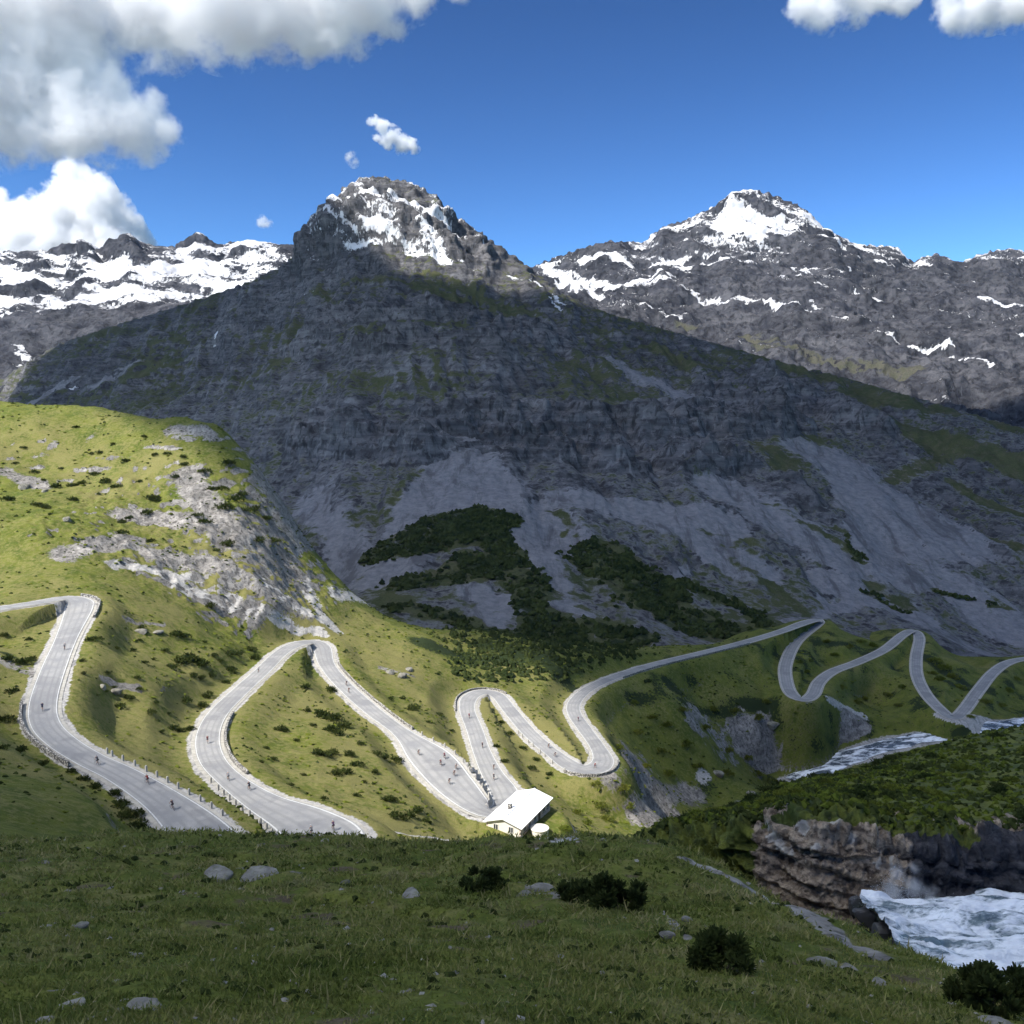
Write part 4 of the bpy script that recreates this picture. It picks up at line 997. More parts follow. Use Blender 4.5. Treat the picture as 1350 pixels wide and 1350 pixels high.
A4 = [(38,842,5),(5,828,6),(8,950,10),(25,985,9),(55,1000,8),(30,872,9),(12,868,9),(40,868,6),(85,1000,7),(14,910,8),(30,940,9),(3,985,8)]
A5 = [(105,1010,7),(122,1020,8),(138,1030,9),(150,1045,10),(165,1056,12),(180,1068,13),(194,1080,12),(178,1082,11),(203,1087,7),(160,1068,9)]
A6 = [(760,1070,8),(775,1085,9),(745,1095,8),(765,1100,8),(790,1050,8),(800,1080,9),(820,1040,9),(850,1010,8),(870,990,8),(815,985,7),(840,965,8),(880,955,8),(905,980,8),(930,960,8),(960,990,9),(985,1000,8),(830,1060,9),(880,1020,9),(920,1010,8),(860,945,7),(900,935,8),(940,935,7),(970,930,8),(1000,945,8),(1020,965,8),(1010,925,7),(785,1035,7),(835,925,6),(960,1020,9),(1000,1020,8)]
A7 = [(1232,872,8),(1245,880,9),(1255,892,9),(1240,895,8),(1265,905,8),(1230,888,7),(1150,850,6),(1120,852,7),(1100,862,6),(1090,845,6),(1135,845,6),(1055,872,6),(1062,885,6),(1068,870,5),(1110,905,6),(1140,900,6),(1170,915,6),(1190,905,6),(1130,925,6),(1185,930,5),(1300,925,7),(1320,930,7),(1330,910,7),(1280,945,5),(1340,895,7)]
A8 = [(45,614,6),(75,634,7),(95,632,7),(110,630,6),(125,624,6),(140,634,8),(155,640,7),(48,664,7),(60,667,7),(95,657,6),(10,659,7),(185,627,5),(205,637,8),(200,657,9),(195,667,8),(160,674,7),(172,682,6),(160,702,7),(230,612,6),(245,604,6),(270,607,7),(290,612,8),(280,642,7),(295,657,11),(270,672,9),(310,652,9),(325,642,9),(300,682,9),(340,692,8),(350,677,8),(275,737,8),(285,722,6),(200,712,6),(260,662,7),(240,587,5),(220,597,5),(120,577,4),(130,592,5),(80,592,4),(165,607,5),(55,602,4),(300,602,8),(320,622,9),(335,652,9),(360,702,8),(30,575,4),(100,560,4),(190,570,4),(205,585,4),(150,580,4),(20,600,4)]
BL = [(A7, 'dark green bush between the far hairpins above the river', 'bushes between the far hairpins'),
      (A8, 'dark bush on the sunlit rocky knoll', 'bushes on the sunlit knoll'), (A1, 'dark green dwarf pine bush on the slope between the two left road legs', 'dwarf pines between the left road legs'),
      (A2, 'dark green dwarf pine bush inside the wide second road loop', 'dwarf pines inside the second road loop'),
      (A3, 'small dark bush on the bright grass around the narrow double hairpin', 'bushes round the narrow double hairpin'),
      (A4, 'dark bush on the slope left of the outermost road leg', 'bushes left of the outermost road leg'),
      (A5, 'dark shaded bush in the row below the curving left road', 'bushes along the lower edge of the left road'),
      (A6, 'rough green bush on the shaded slope below the long road', 'bushes on the shaded slope below the long road')]
rb = random.Random(5)
for lst, lab, grp in BL:
    H = spots([(a, b + 2) for a, b, c_ in lst], 60)
    for (px, py, w), p in zip(lst, H):
        r_ = w * p[1] / FPX * 1.45
        q_d = gsample(RD, p[:1], p[1:2])[0] - gnear(RHWg, p[:1], p[1:2])[0]
        if lst is A5:
            for _ in range(12):
                if q_d > 0.9 + 0.4 * r_: break
                p[1] -= 0.8; p[0] -= 0.35
                q_d = gsample(RD, p[:1], p[1:2])[0] - gnear(RHWg, p[:1], p[1:2])[0]
            p[2] = ground_z(p[:1], p[1:2])[0][0]
        if q_d < 0.9 + 0.45 * r_ and lst is not A5: continue
        me = rb.choice(BUSH) if lst is not A6 and lst is not A7 else rb.choice(SHR)
        szw = 'small ' if w <= 5 else ('broad ' if w >= 9 else 'middling ')
        put('bush', me, (p[0], p[1], p[2] - 0.1 * r_), (r_ * rb.uniform(.9, 1.15), r_ * rb.uniform(.9, 1.1), r_ * rb.uniform(.75, 1.0)), rb.uniform(0, 6.3), szw + lab.replace('small ', ''), 'bush', szw + grp)

WETR = []
# the bushes on the near meadow, each with its own stems
def big_bush(label, pix, w, h, kind, seed, nleaf=3000):
    p = spots([pix], 6)[0]
    r_ = w * p[1] / FPX; hh_ = h * p[1] / FPX
    e = bpy.data.objects.new('bush', None); COL.objects.link(e); e.location = (p[0], p[1], p[2] - 0.05); tag(e, label, 'bush')
    q = random.Random(seed)
    lumps = []
    bm_ = []
    VV, FF = [], []
    for i in range(26):
        a = q.uniform(0, 6.283); d_ = r_ * 1.0 * math.sqrt(q.random()); z_ = hh_ * q.uniform(0.15, 0.88) * (1 - 0.45 * d_ / r_)
        rr3 = q.uniform(0.09, 0.24) * min(r_, hh_ * 1.2)
        lumps.append((d_ * math.cos(a), d_ * math.sin(a), z_, rr3))
        # stem
        k0 = len(VV) * 6 and sum(len(v) for v in VV)
        b0 = np.array([0.15 * d_ * math.cos(a), 0.15 * d_ * math.sin(a), 0]); b1 = np.array([d_ * math.cos(a), d_ * math.sin(a), z_])
        ring = np.array([(math.cos(t), math.sin(t), 0) for t in np.linspace(0, 2 * math.pi, 6)[:-1]])
        mid_ = (b0 + b1) / 2 + np.array([0, 0, -0.12 * hh_])
        v3 = np.r_[b0 + ring * 0.035 * r_ * 0.8, mid_ + ring * 0.026 * r_ * 0.8, b1 + ring * 0.01 * r_]
        base = sum(len(v) for v in VV)
        f3 = [(base + u * 5 + j, base + u * 5 + (j + 1) % 5, base + (u + 1) * 5 + (j + 1) % 5, base + (u + 1) * 5 + j) for u in range(2) for j in range(5)]
        VV.append(v3); FF += f3
    V_, F_ = leaf_mesh(nleaf, lumps, 0.12 * (hh_ + r_) / 1.6 + 0.04, seed + 1, up=0.8 if kind == 'pine' else 0.3, flat=1.0)
    mesh_obj('foliage', V_, F_, {'pine': M_PINE_D, 'green': M_PINE}[kind], e, smooth=False)
    mesh_obj('stems', np.concatenate(VV), FF, M_BARK, e)
    return e
for k, (px, py, D, w, h, lab) in enumerate([(1140,1206,44,16,14,'dark wet boulder at the lip of the cascade'),(1160,1226,41,18,16,'blocky wet boulder at the left edge of the cascade'),(1176,1250,38,18,17,'dark boulder in the foam by the meadow brow'),(1192,1283,34.5,15,13,'low wet boulder where the cascade meets the meadow'),(1128,1190,46.5,15,14,'dark boulder wedged between crag and cascade'),(1240,1256,38.5,12,7,'small black rock breaking the foam'),(1285,1240,40,9,5,'tiny black rock in the middle of the foam')]):
    WETR.append((px, py, D, w, h, lab))
big_bush('round dark bush standing alone on the meadow below the house', (636,1172), 30, 30, 'pine', 31)
big_bush('low left lobe of the large dark bush pair on the meadow', (772,1188), 32, 38, 'pine', 32)
big_bush('tall right lobe of the large dark bush pair on the meadow', (812,1200), 34, 66, 'pine', 33)
big_bush('dark bush on the slope above the bare rock edge', (955,1282), 42, 52, 'green', 34)
big_bush('low dark dwarf pine beside the foaming cascade', (1272,1330), 26, 52, 'pine', 35)
big_bush('tallest dwarf pine with spiky shoots in front of the cascade', (1305,1342), 34, 84, 'pine', 36)
big_bush('dwarf pine at the far end of the clump before the cascade', (1350,1338), 32, 72, 'pine', 37)

# scrub on the top of the right bank
top_ids = np.nonzero((rowk > 2.95) & (rowk < 6.2) & (pxs > 880) & (pxs < 1420))[0]
r3 = np.random.default_rng(44)
pick = r3.choice(top_ids, 260, replace=False)
for i in pick:
    p = BV[i]; s_ = r3.uniform(0.45, 1.15) * (0.7 + p[1] / 160)
    dark = r3.random() < 0.35 or rowk[i] > 5.6
    where_ = 'along the rim of the crag' if rowk[i] < 3.6 else ('on the middle of the scrub slope' if rowk[i] < 5.0 else 'on the crest of the scrub slope towards the river')
    put('shrub', rb.choice(BUSH if dark else SHR), (p[0], p[1], p[2] - 0.1), (s_, s_, s_ * r3.uniform(.6, .9)), r3.uniform(0, 6.3),
        ('low ' if s_ < 0.9 else 'tall ') + ('dark heath shrub ' if dark else 'yellow green shrub ') + where_, 'shrub', ('low ' if s_ < 0.9 else 'tall ') + ('dark shrubs ' if dark else 'yellow green shrubs ') + where_)

# ------------------------------------------------------------------ countless small growth
TUF_V = np.array([(1,0,0),(-.5,.87,0),(-.5,-.87,0),(.55,.3,.6),(-.5,.35,.7),(0,-.6,.65),(0,0,1)], float)
TUF_F = np.array([(0,1,3),(1,4,3),(1,2,4),(2,5,4),(2,0,5),(0,3,5),(3,4,6),(4,5,6),(5,3,6)])
def scatter(name, cen, size, mat, label, cat, seed, jit=0.35):
    r_ = np.random.default_rng(seed)
    v, f = blob_cloud(cen, size, TUF_V, TUF_F, jit, r_)
    o = mesh_obj(name, v, f, mat, smooth=False)
    return tag(o, label, cat, kind='stuff')
r4 = np.random.default_rng(51)
# tussocks and low juniper over the hillside
D_ = r4.uniform(100, 480, 26000); X_ = D_ * np.tan(np.radians(r4.uniform(-33, 33, 26000)))
z_, dr_, hw_, rd_ = ground_z(X_, D_)
den = fbm(np.stack([X_, D_, 0 * X_], 1), 16, 3, 83)
keep = (dr_ > hw_ + 2.4) & (rd_ > 10) & (np.hypot(X_ - HX, D_ - HY) > 12) & (r4.random(len(X_)) < 0.18 + 0.8 * sstep(-0.05, 0.35, den))
cen = np.stack([X_, D_, z_ - 0.03], 1)[keep]
sz = r4.uniform(0.18, 0.62, (len(cen), 1)) * np.array([1, 1, 0.65]) * (0.6 + cen[:, 1:2] / 400)
half = r4.random(len(cen)) < 0.55
scatter('tussocks', cen[half], sz[half], M_PINE, 'dark juniper and heath tufts dotted over the hillside', 'heath', 52)
scatter('tussocks', cen[~half], sz[~half] * np.array([1.3, 1.3, 0.8]), M_SHRUB, 'green grass tussocks dotted over the hillside', 'grass', 53)
bi = r4.choice(np.nonzero((rowk > 2.9) & (rowk < 6.6))[0], 9000)
bc = BV[bi] + r4.normal(size=(9000, 3)) * np.array([.12, .12, .02])
bs = r4.uniform(0.16, 0.42, (9000, 1)) * np.array([1, 1, 0.8]) * (0.55 + bc[:, 1:2] / 130)
hb = fbm(bc, 6, 3, 671) + 0.4 * r4.normal(size=9000) > 0.05
scatter('heath', bc[hb], bs[hb], M_SHRUB, 'yellow green low heath covering the top of the right bank', 'heath', 55)
scatter('heath', bc[~hb], bs[~hb], M_PINE, 'dark low heath covering the top of the right bank', 'heath', 56)
# dwarf pine wood at the foot of the wall
CON_V = np.array([(math.cos(a) * r_, math.sin(a) * r_, h_) for r_, h_ in ((1.0, 0.0), (0.85, 0.45), (0.45, 0.8)) for a in np.linspace(0, 2 * math.pi, 7)[:-1]] + [(0, 0, 1.15)])
CON_F = np.array([(6 * u + j, 6 * u + (j + 1) % 6, 6 * (u + 1) + (j + 1) % 6) for u in range(2) for j in range(6)] + [(6 * u + j, 6 * (u + 1) + (j + 1) % 6, 6 * (u + 1) + j) for u in range(2) for j in range(6)] + [(12 + j, 12 + (j + 1) % 6, 18) for j in range(6)])
wgt = sstep(0.15, 0.85, m_WALL['wood'] + 0.55 * fbm(V_WALL, 26, 4, 711, 0.65)) * (m_WALL['wood'] > 0.02) * (0.08 + 0.92 * sstep(-0.15, 0.25, fbm(V_WALL, 13, 3, 713))) * (V_WALL[:, 1] > 400) * (V_WALL[:, 1] < 1000)
wgt = wgt * (V_WALL[:, 1] ** 2)
ids = r4.choice(len(V_WALL), 6500, p=wgt / wgt.sum())
cen = V_WALL[ids] + r4.normal(size=(6500, 3)) * np.array([1.2, 1.2, 0.1])
sz = r4.uniform(0.9, 2.3, (6500, 1)) * np.array([1, 1, 1.0]) * r4.uniform(0.8, 1.3, (6500, 3))
# wood spilling on to the valley side
hp = spots([(r4.uniform(550, 790), r4.uniform(815, 905)) for _ in range(10)], 60)
Xw = r4.uniform(-60, 60, 5000); Yw = r4.uniform(300, 440, 5000)
pw = 675 + FPX * Xw / Yw; zw, drw, hww, _ = ground_z(Xw, Yw); qy = 560 - FPX * zw / Yw
kw = (drw > 9) & (qy < 905) & (pw > 545) & (r4.random(5000) < sstep(560, 640, pw + 60 * fbm(np.stack([Xw, Yw, 0 * Xw], 1), 14, 3, 715)) * 0.8)
cen = np.r_[cen, np.stack([Xw, Yw, zw - 0.1], 1)[kw]]
sz = np.r_[sz, r4.uniform(0.6, 1.5, (kw.sum(), 1)) * r4.uniform(0.8, 1.3, (kw.sum(), 3))]
v_, f_ = blob_cloud(cen - np.array([0, 0, 0.15]), sz, CON_V, CON_F, 0.28, r4)
o = mesh_obj('wood', v_, f_, M_WOOD, smooth=False); tag(o, 'dark dwarf pine wood covering the foot of the mountain wall', 'wood', kind='stuff')

mD = np.exp(r4.uniform(math.log(6), math.log(75), 9000)); mX = mD * np.tan(np.radians(r4.uniform(-34, 34, 9000))); mz, *_ = ground_z(mX, mD)
mk = fbm(np.stack([mX, mD, 0 * mX], 1), 3.2, 4, 93) + 0.12 * r4.normal(size=9000) > 0.16
mc = np.stack([mX, mD, mz - 0.02], 1)[mk]; ms = r4.uniform(0.03, 0.10, (len(mc), 1)) * np.array([1, 1, 0.8]) * (0.6 + mc[:, 1:2] / 18)
scatter('heath', mc, ms, M_PINE, 'low dark heath patches in the near meadow', 'heath', 57)
sD = np.exp(r4.uniform(math.log(6), math.log(70), 1400)); sX = sD * np.tan(np.radians(r4.uniform(-34, 34, 1400))); sz_, *_ = ground_z(sX, sD)
sk = fbm(np.stack([sX, sD, 0 * sX], 1), 6, 3, 97) + 0.25 * r4.normal(size=1400) > 0.12
v_, f_ = blob_cloud(np.stack([sX, sD, sz_ + 0.005 * sD * 0.1], 1)[sk], r4.uniform(0.012, 0.055, (sk.sum(), 1)) * np.array([1.2, 0.9, 0.6]) * (0.6 + sD[sk][:, None] / 16), OCT_V, OCT_F, 0.35, r4)
o = mesh_obj('stones', v_, f_, plain('meadow_stones', (0.24, 0.225, 0.195), 0.9, 0.2, 0.4, 1.3), smooth=False); tag(o, 'small pale stones strewn over the near meadow', 'stones', kind='stuff')
# meadow grass
NG = 70000
Dg = np.exp(r4.uniform(math.log(5.5), math.log(78), NG)); Xg = Dg * np.tan(np.radians(r4.uniform(-34, 34, NG)))
zg, *_ = ground_z(Xg, Dg)
dn = fbm(np.stack([Xg, Dg, 0 * Xg], 1), 2.6, 4, 801)
gr_ = stroke_mask(np.stack([Xg, Dg, zg], 1), NEAR_ROCK, hit_h, 0.7, 1.6)
kp = (r4.random(NG) < 0.35 + 0.65 * sstep(-0.3, 0.3, dn)) & (gr_ < 0.4) & ((fbm(np.stack([Xg, Dg, zg], 1), 3.2, 4, 93) < 0.24) | (r4.random(NG) < 0.3))
Xg, Dg, zg, dn = Xg[kp], Dg[kp], zg[kp], dn[kp]; NG = len(Xg)
nb_ = 5
base = np.repeat(np.stack([Xg, Dg, zg - 0.02], 1), nb_, 0)
dist = np.repeat(Dg, nb_)
base[:, :2] += r4.normal(size=(NG * nb_, 2)) * (0.025 + 0.004 * dist)[:, None]
hgt = (0.035 + 0.0026 * dist) * r4.uniform(0.5, 1.6, NG * nb_) * np.repeat(1 + 0.6 * dn, nb_)
stalk = r4.random(NG * nb_) < 0.014
hgt = np.where(stalk, hgt * 2.1, hgt)
lean = r4.normal(size=(NG * nb_, 2)) * 0.55
ang = r4.uniform(0, 6.283, NG * nb_); wd = (0.004 + 0.0011 * dist)
sv = np.stack([np.cos(ang), np.sin(ang), 0 * ang], 1) * wd[:, None]
tip = base + np.c_[lean * hgt[:, None], hgt]
v_ = np.stack([base - sv, base + sv, tip], 1).reshape(-1, 3)
o = mesh_obj('meadow_grass', v_, np.arange(len(v_)).reshape(-1, 3), None, smooth=False)
pch = np.clip(0.5 + 0.9 * fbm(np.stack([Xg, Dg, 0 * Xg], 1), 4.5, 4, 805, 0.6) + 0.3 * (r4.random(NG) - 0.5), 0, 1)
colr = np.repeat(np.clip(np.repeat(pch, nb_) * 0.75 + 0.25 * r4.random(NG * nb_), 0, 1), 3)
colr = np.maximum(colr, np.repeat(stalk * 0.78, 3))
set_color(o, 'shade', np.repeat(colr[:, None], 3, 1))
n = NT('meadow_grass'); s_ = n.attr('shade')[0]
c = n.ramp(s_, [(0.0, (0.028, 0.045, 0.012)), (0.3, (0.105, 0.130, 0.030)), (0.55, (0.20, 0.205, 0.060)), (0.8, (0.30, 0.26, 0.12)), (1.0, (0.42, 0.36, 0.22))])
df = n.n('ShaderNodeBsdfDiffuse'); tl = n.n('ShaderNodeBsdfTranslucent'); mx = n.n('ShaderNodeMixShader'); mx.inputs[0].default_value = 0.3
n.l(c, df.inputs[0]); n.l(c, tl.inputs[0]); n.l(df.outputs[0], mx.inputs[1]); n.l(tl.outputs[0], mx.inputs[2]); n.l(mx.outputs[0], n.out.inputs[0])
o.data.materials.append(n.m)
tag(o, 'short green and straw coloured grass of the near meadow', 'grass', kind='stuff')

# ------------------------------------------------------------------ boulders
def rock_mesh(seed, sub=3):
    bm = bmesh.new(); bmesh.ops.create_icosphere(bm, subdivisions=sub, radius=1.0)
    co = np.array([v.co[:] for v in bm.verts])
    d = 1 + 0.32 * fbm(co + seed * 7.3, 0.9, 4, seed, ridged=True) + 0.12 * fbm(co + seed, 0.3, 2, seed)
    q = np.random.default_rng(seed)
    pr = co[:, 2] * d; d = np.where(pr > 0.42, d * (0.42 + 0.2 * (pr - 0.42)) / np.maximum(pr, 1e-6), d)
    for _ in range(13):                      # cleaved faces
        nrm = q.normal(size=3); nrm /= np.linalg.norm(nrm); h = q.uniform(0.5, 0.85)
        pr = (co * d[:, None]) @ nrm
        d = np.where(pr > h, d * (h + 0.15 * (pr - h)) / np.maximum(pr, 1e-6), d)
    for v, c in zip(bm.verts, co * d[:, None]): v.co = c
    for f in bm.faces: f.smooth = False
    me = bpy.data.meshes.new('rock'); bm.to_mesh(me); bm.free()
    return me
n = NT('grey_boulder')
a1 = n.noise(0.9, 6, 0.65); a2 = n.noise(7, 4, 0.65)
c = n.mix(n.step(a1, 0.32, 0.66), (0.095, 0.088, 0.076), (0.25, 0.235, 0.205))
c = n.mix(n.math('MULTIPLY', n.step(a2, 0.5, 0.72), 0.55), c, (0.07, 0.07, 0.06))
c = n.mix(n.math('MULTIPLY', n.step(n.noise(2.6, 5, 0.7), 0.52, 0.62), 0.6), c, (0.13, 0.14, 0.06))
n.bsdf(c, 0.9, 0.2, bump=n.math('ADD', a1, n.math('MULTIPLY', a2, 0.4)), bump_dist=0.08)
ROCKS = [rock_mesh(300 + k) for k in range(6)]
for me in ROCKS: me.materials.append(n.m)
M_WET = plain('wet_dark_rock', (0.045, 0.043, 0.045), 0.45, 0.5, 0.5, 2.5)
for px, py, D, w, h, lab in WETR:
    p = at(px, py, D); u = D / FPX
    me = rock_mesh(int(px)); me.materials.append(M_WET)
    put('boulder', me, (p[0], p[1], p[2] - 0.2 * h * u), (w * u, w * u * 0.8, h * u * 1.5), px, lab, 'boulder')
def rocks(lst, group=None):
    H = spots([(a[0], a[1]) for a in lst], 5)
    for (px, py, w, h, lab), p in zip(lst, H):
        u = p[1] / FPX
        put('boulder', rb.choice(ROCKS), (p[0], p[1], p[2] + 0.05 * h * u), (w * u * 1.1, w * u * rb.uniform(.7, 1.0), h * u * 1.1), rb.uniform(0, 6.3), lab, 'boulder', group)
rocks([(285,1158,34,10,'long pale rock slab lying in the meadow below the road end'), (345,1160,38,9,'long low grey slab beside the pale meadow slab'), (455,1168,8,6,'small pale stone in the meadow beyond the slabs'),
       (545,1185,18,6,'low grey stone half sunk in the middle of the meadow'), (715,1170,22,12,'broad grey boulder beside the bush pair'), (690,1178,16,8,'flat grey stone next to the broad boulder'), (735,1182,14,8,'flat grey stone between the broad boulder and the bush pair'),
       (180,1262,13,5,'flat pale stone on the steep near meadow'), (125,1292,7,5,'small white stone near the flat pale stone'), (150,1296,11,5,'pale pointed stone below the flat pale stone'), (95,1328,22,9,'rough grey boulder low on the near meadow'), (60,1350,14,9,'pale stone at the foot of the rough grey boulder'),
       (190,1338,28,14,'cracked grey outcrop in the near meadow'), (105,1228,14,6,'grey stone upslope of the small white stone'), (60,1225,9,5,'little grey stone in the grass upslope'), (1085,1268,24,14,'pale block on the slope above the gorge'), (1120,1280,15,9,'small block next to the pale block above the gorge'),
       (1155,1300,16,10,'grey stone at the brink of the cascade'), (880,1235,13,9,'grey stone upslope of the dark bush'), (905,1215,10,9,'upright grey stone near the dark bush'), (740,1268,9,4,'tiny pale stone in the grass of the open slope'), (1310,1350,26,7,'low grey slab under the dwarf pines'),
       (60,1140,10,4,'small stone in the left meadow')])
rocks([(186,832,12,5,'pale flat boulder above the first road loop'), (208,834,9,4,'pale stone next to the flat boulder of the first loop'), (150,912,9,6,'grey boulder beside the lower first loop'), (135,905,7,5,'grey stone above the boulder of the first loop'),
       (515,888,9,7,'grey boulder on the bright grass above the third leg'), (530,893,10,8,'largest boulder on the bright grass above the third leg'), (540,884,7,6,'small boulder on the bright grass above the third leg'), (945,1020,9,6,'pale boulder on the dark slope below the long road'),
       (990,1047,7,6,'pale boulder near the gorge mouth'), (660,808,14,14,'pale crag block above the dwarf pine wood'), (888,1100,8,6,'pale stone at the gorge rim'), (430,1118,8,4,'pale stone at the end of the second road'), (345,1122,7,3,'white stone below the second road'),
       (90,690,7,6,'pale boulder on the sunlit knoll'), (32,640,10,9,'grey boulder on the knoll meadow'), (60,648,7,5,'grey stone beside the knoll boulder'), (1018,990,9,8,'light rock on the slope above the valley river')])

# ------------------------------------------------------------------ box helper for built things
def box(V, Fq, c, ax, ay, az_, hx, hy, hz):
    b = sum(len(v) for v in V)
    c = np.asarray(c); ax, ay, az_ = map(np.asarray, (ax, ay, az_))
    V.append(np.array([c + sx * hx * ax + sy * hy * ay + sz * hz * az_ for sz in (-1, 1) for sy in (-1, 1) for sx in (-1, 1)]))
    Fq += [(b, b + 2, b + 3, b + 1), (b + 4, b + 5, b + 7, b + 6), (b, b + 1, b + 5, b + 4), (b + 2, b + 6, b + 7, b + 3), (b, b + 4, b + 6, b + 2), (b + 1, b + 3, b + 7, b + 5)]
def boxes(name, lst, mat, parent=None):
    V, Fq = [], []
    for b in lst: box(V, Fq, *b)
    return mesh_obj(name, np.concatenate(V), Fq, mat, parent, smooth=False)

# ------------------------------------------------------------------ stone walls and guard stones along the road
n = NT('dry_stone')
br = n.n('ShaderNodeTexVoronoi'); br.inputs['Scale'].default_value = 2.6; n.l(n.pos(), br.inputs['Vector'])
c = n.mix(n.noise(1.4, 5), (0.30, 0.285, 0.26), (0.52, 0.50, 0.45))
c = n.mix(n.step(br.outputs['Distance'], 0.32, 0.55), c, (0.10, 0.095, 0.09))
n.bsdf(c, 0.9, 0.2, bump=br.outputs['Distance'], bump_dist=-0.05)
M_STONE = n.m
M_POST = plain('guard_stone', (0.42, 0.40, 0.36), 0.85, 0.2, 0.3, 6)
TG = np.gradient(ROAD[:, :2], axis=0); TG /= np.linalg.norm(TG, axis=1)[:, None]
NG2 = np.stack([-TG[:, 1], TG[:, 0]], 1)
def road_idx(px, py):
    p = 675 + FPX * ROAD[:, 0] / (ROAD[:, 1] * CP - ROAD[:, 2] * SP); q = 675 - FPX * (ROAD[:, 1] * SP + ROAD[:, 2] * CP) / (ROAD[:, 1] * CP - ROAD[:, 2] * SP)
    return int(np.argmin((p - px) ** 2 + (q - py) ** 2))
def road_wall(label, a, b, side, h, below, extra=1.15, th=0.45):
    i0, i1 = sorted((road_idx(*a), road_idx(*b)))
    ids = np.arange(i0, i1 + 1)
    if len(ids) < 3: return
    q = random.Random(i0)
    rows_ = []
    off = side * (RHW[ids] + extra)
    for o_, zz in ((off - th / 2, -below), (off - th / 2, h), (off + th / 2, h), (off + th / 2, -below)):
        jitter = np.array([q.uniform(-.06, .06) for _ in ids]) if zz > 0 else 0
        rows_.append(np.c_[ROAD[ids, :2] + NG2[ids] * o_[:, None], ROAD[ids, 2] + zz + jitter])
    V_ = np.stack(rows_, 1)
    k = len(ids)
    f = [(i * 4 + j, i * 4 + (j + 1) % 4, (i + 1) * 4 + (j + 1) % 4, (i + 1) * 4 + j) for i in range(k - 1) for j in range(4)] + [(0, 3, 2, 1), (4 * k - 4, 4 * k - 3, 4 * k - 2, 4 * k - 1)]
    o = mesh_obj('stone_wall', V_.reshape(-1, 3), f, M_STONE, smooth=False)
    tag(o, label, 'wall', 'stone walls along the road')
road_wall('low pale stone wall round the outside of the first left bend', (57,925), (117,1000), -1, 0.75, 2.0)
road_wall('pale retaining wall at the top left hairpin', (95,787), (100,815), 1, 0.6, 3.2, 1.3)
road_wall('low stone wall on the valley side of the second leg', (300,1027), (286,942), -1, 0.55, 1.5)
road_wall('stone wall along the outer edge of the third leg', (431,876), (530,966), 1, 0.5, 1.2)
road_wall('retaining wall under the hairpin beyond the house', (757,1011), (795,1003), -1, 0.6, 3.5)
road_wall('stone wall round the narrow upper hairpin', (616,936), (656,917), 1, 0.5, 2.5)
road_wall('long low stone wall on the edge of the long road', (811,892), (980,847), -1, 0.55, 1.4)
road_wall('stone wall round the hairpin next to the house', (650,1071), (664,1043), -1, 0.7, 2.0)
V_, F_ = [], []
box(V_, F_, (0, 0, 0.25), (1, 0, 0), (0, 1, 0), (0, 0, 1), 0.16, 0.16, 0.55)
box(V_, F_, (0, 0, 0.88), (1, 0, 0), (0, 1, 0), (0, 0, 1), 0.12, 0.12, 0.09)
guard = mesh_obj('guard_stone', np.concatenate(V_), F_, M_POST, smooth=False, link=False).data
for a, b, side, cnt, lab, grp in [((303,1027), (430,1106), 1, 13, 'squat stone guard post on the inner edge of the second loop', 'guard posts of the second loop'),
                                   ((117,1000), (252,1086), 1, 12, 'squat stone guard post on the upper edge of the left road', 'guard posts of the left road'),
                                   ((530,966), (625,1058), 1, 10, 'squat stone guard post beside the lay-by above the house', 'guard posts of the lay-by'),
                                   ((697,965), (757,1011), -1, 8, 'squat stone guard post on the leg beyond the house', 'guard posts beyond the house')]:
    i0, i1 = sorted((road_idx(*a), road_idx(*b)))
    for i in np.linspace(i0, i1, cnt).astype(int):
        p = ROAD[i, :2] + NG2[i] * side * (RHW[i] + 0.75)
        put('guard_stone', guard, (p[0], p[1], ROAD[i, 2]), (1, 1, 1), math.atan2(TG[i, 1], TG[i, 0]), lab, 'guard post', grp)

# ------------------------------------------------------------------ the house at the hairpin
LX = np.array([0.42, 0.907, 0]); LY = np.array([-0.907, 0.42, 0]); LZ = np.array([0, 0, 1.0])
M_ROOF = plain('white_sheet_roof', (0.74, 0.75, 0.76), 0.45, 0.4, 0.06, 0.8)
M_WALLP = plain('pale_pink_plaster', (0.52, 0.42, 0.37), 0.9, 0.2, 0.15, 1.2)
M_CREAM = plain('cream_plaster', (0.66, 0.62, 0.54), 0.9, 0.2, 0.1, 1.5)
M_WOODD = plain('dark_door_wood', (0.07, 0.045, 0.03), 0.7, 0.3, 0.3, 6)
M_FRAME = plain('window_frame', (0.55, 0.53, 0.5), 0.6, 0.3, 0.1, 4)
n = NT('window_glass'); n.bsdf((0.03, 0.035, 0.045), 0.08, 0.6); M_GLASS = n.m
hc = np.array([HX, HY, HZ])
house = bpy.data.objects.new('house', None); COL.objects.link(house)
tag(house, 'long low house with bright white roof at the road hairpin', 'house')
def hp_(x, y, z): return hc + LX * x + LY * y + LZ * z
HLn, HWd, HE, HR = 8.2, 3.9, 2.7, 3.9        # half length, half width, eaves, ridge
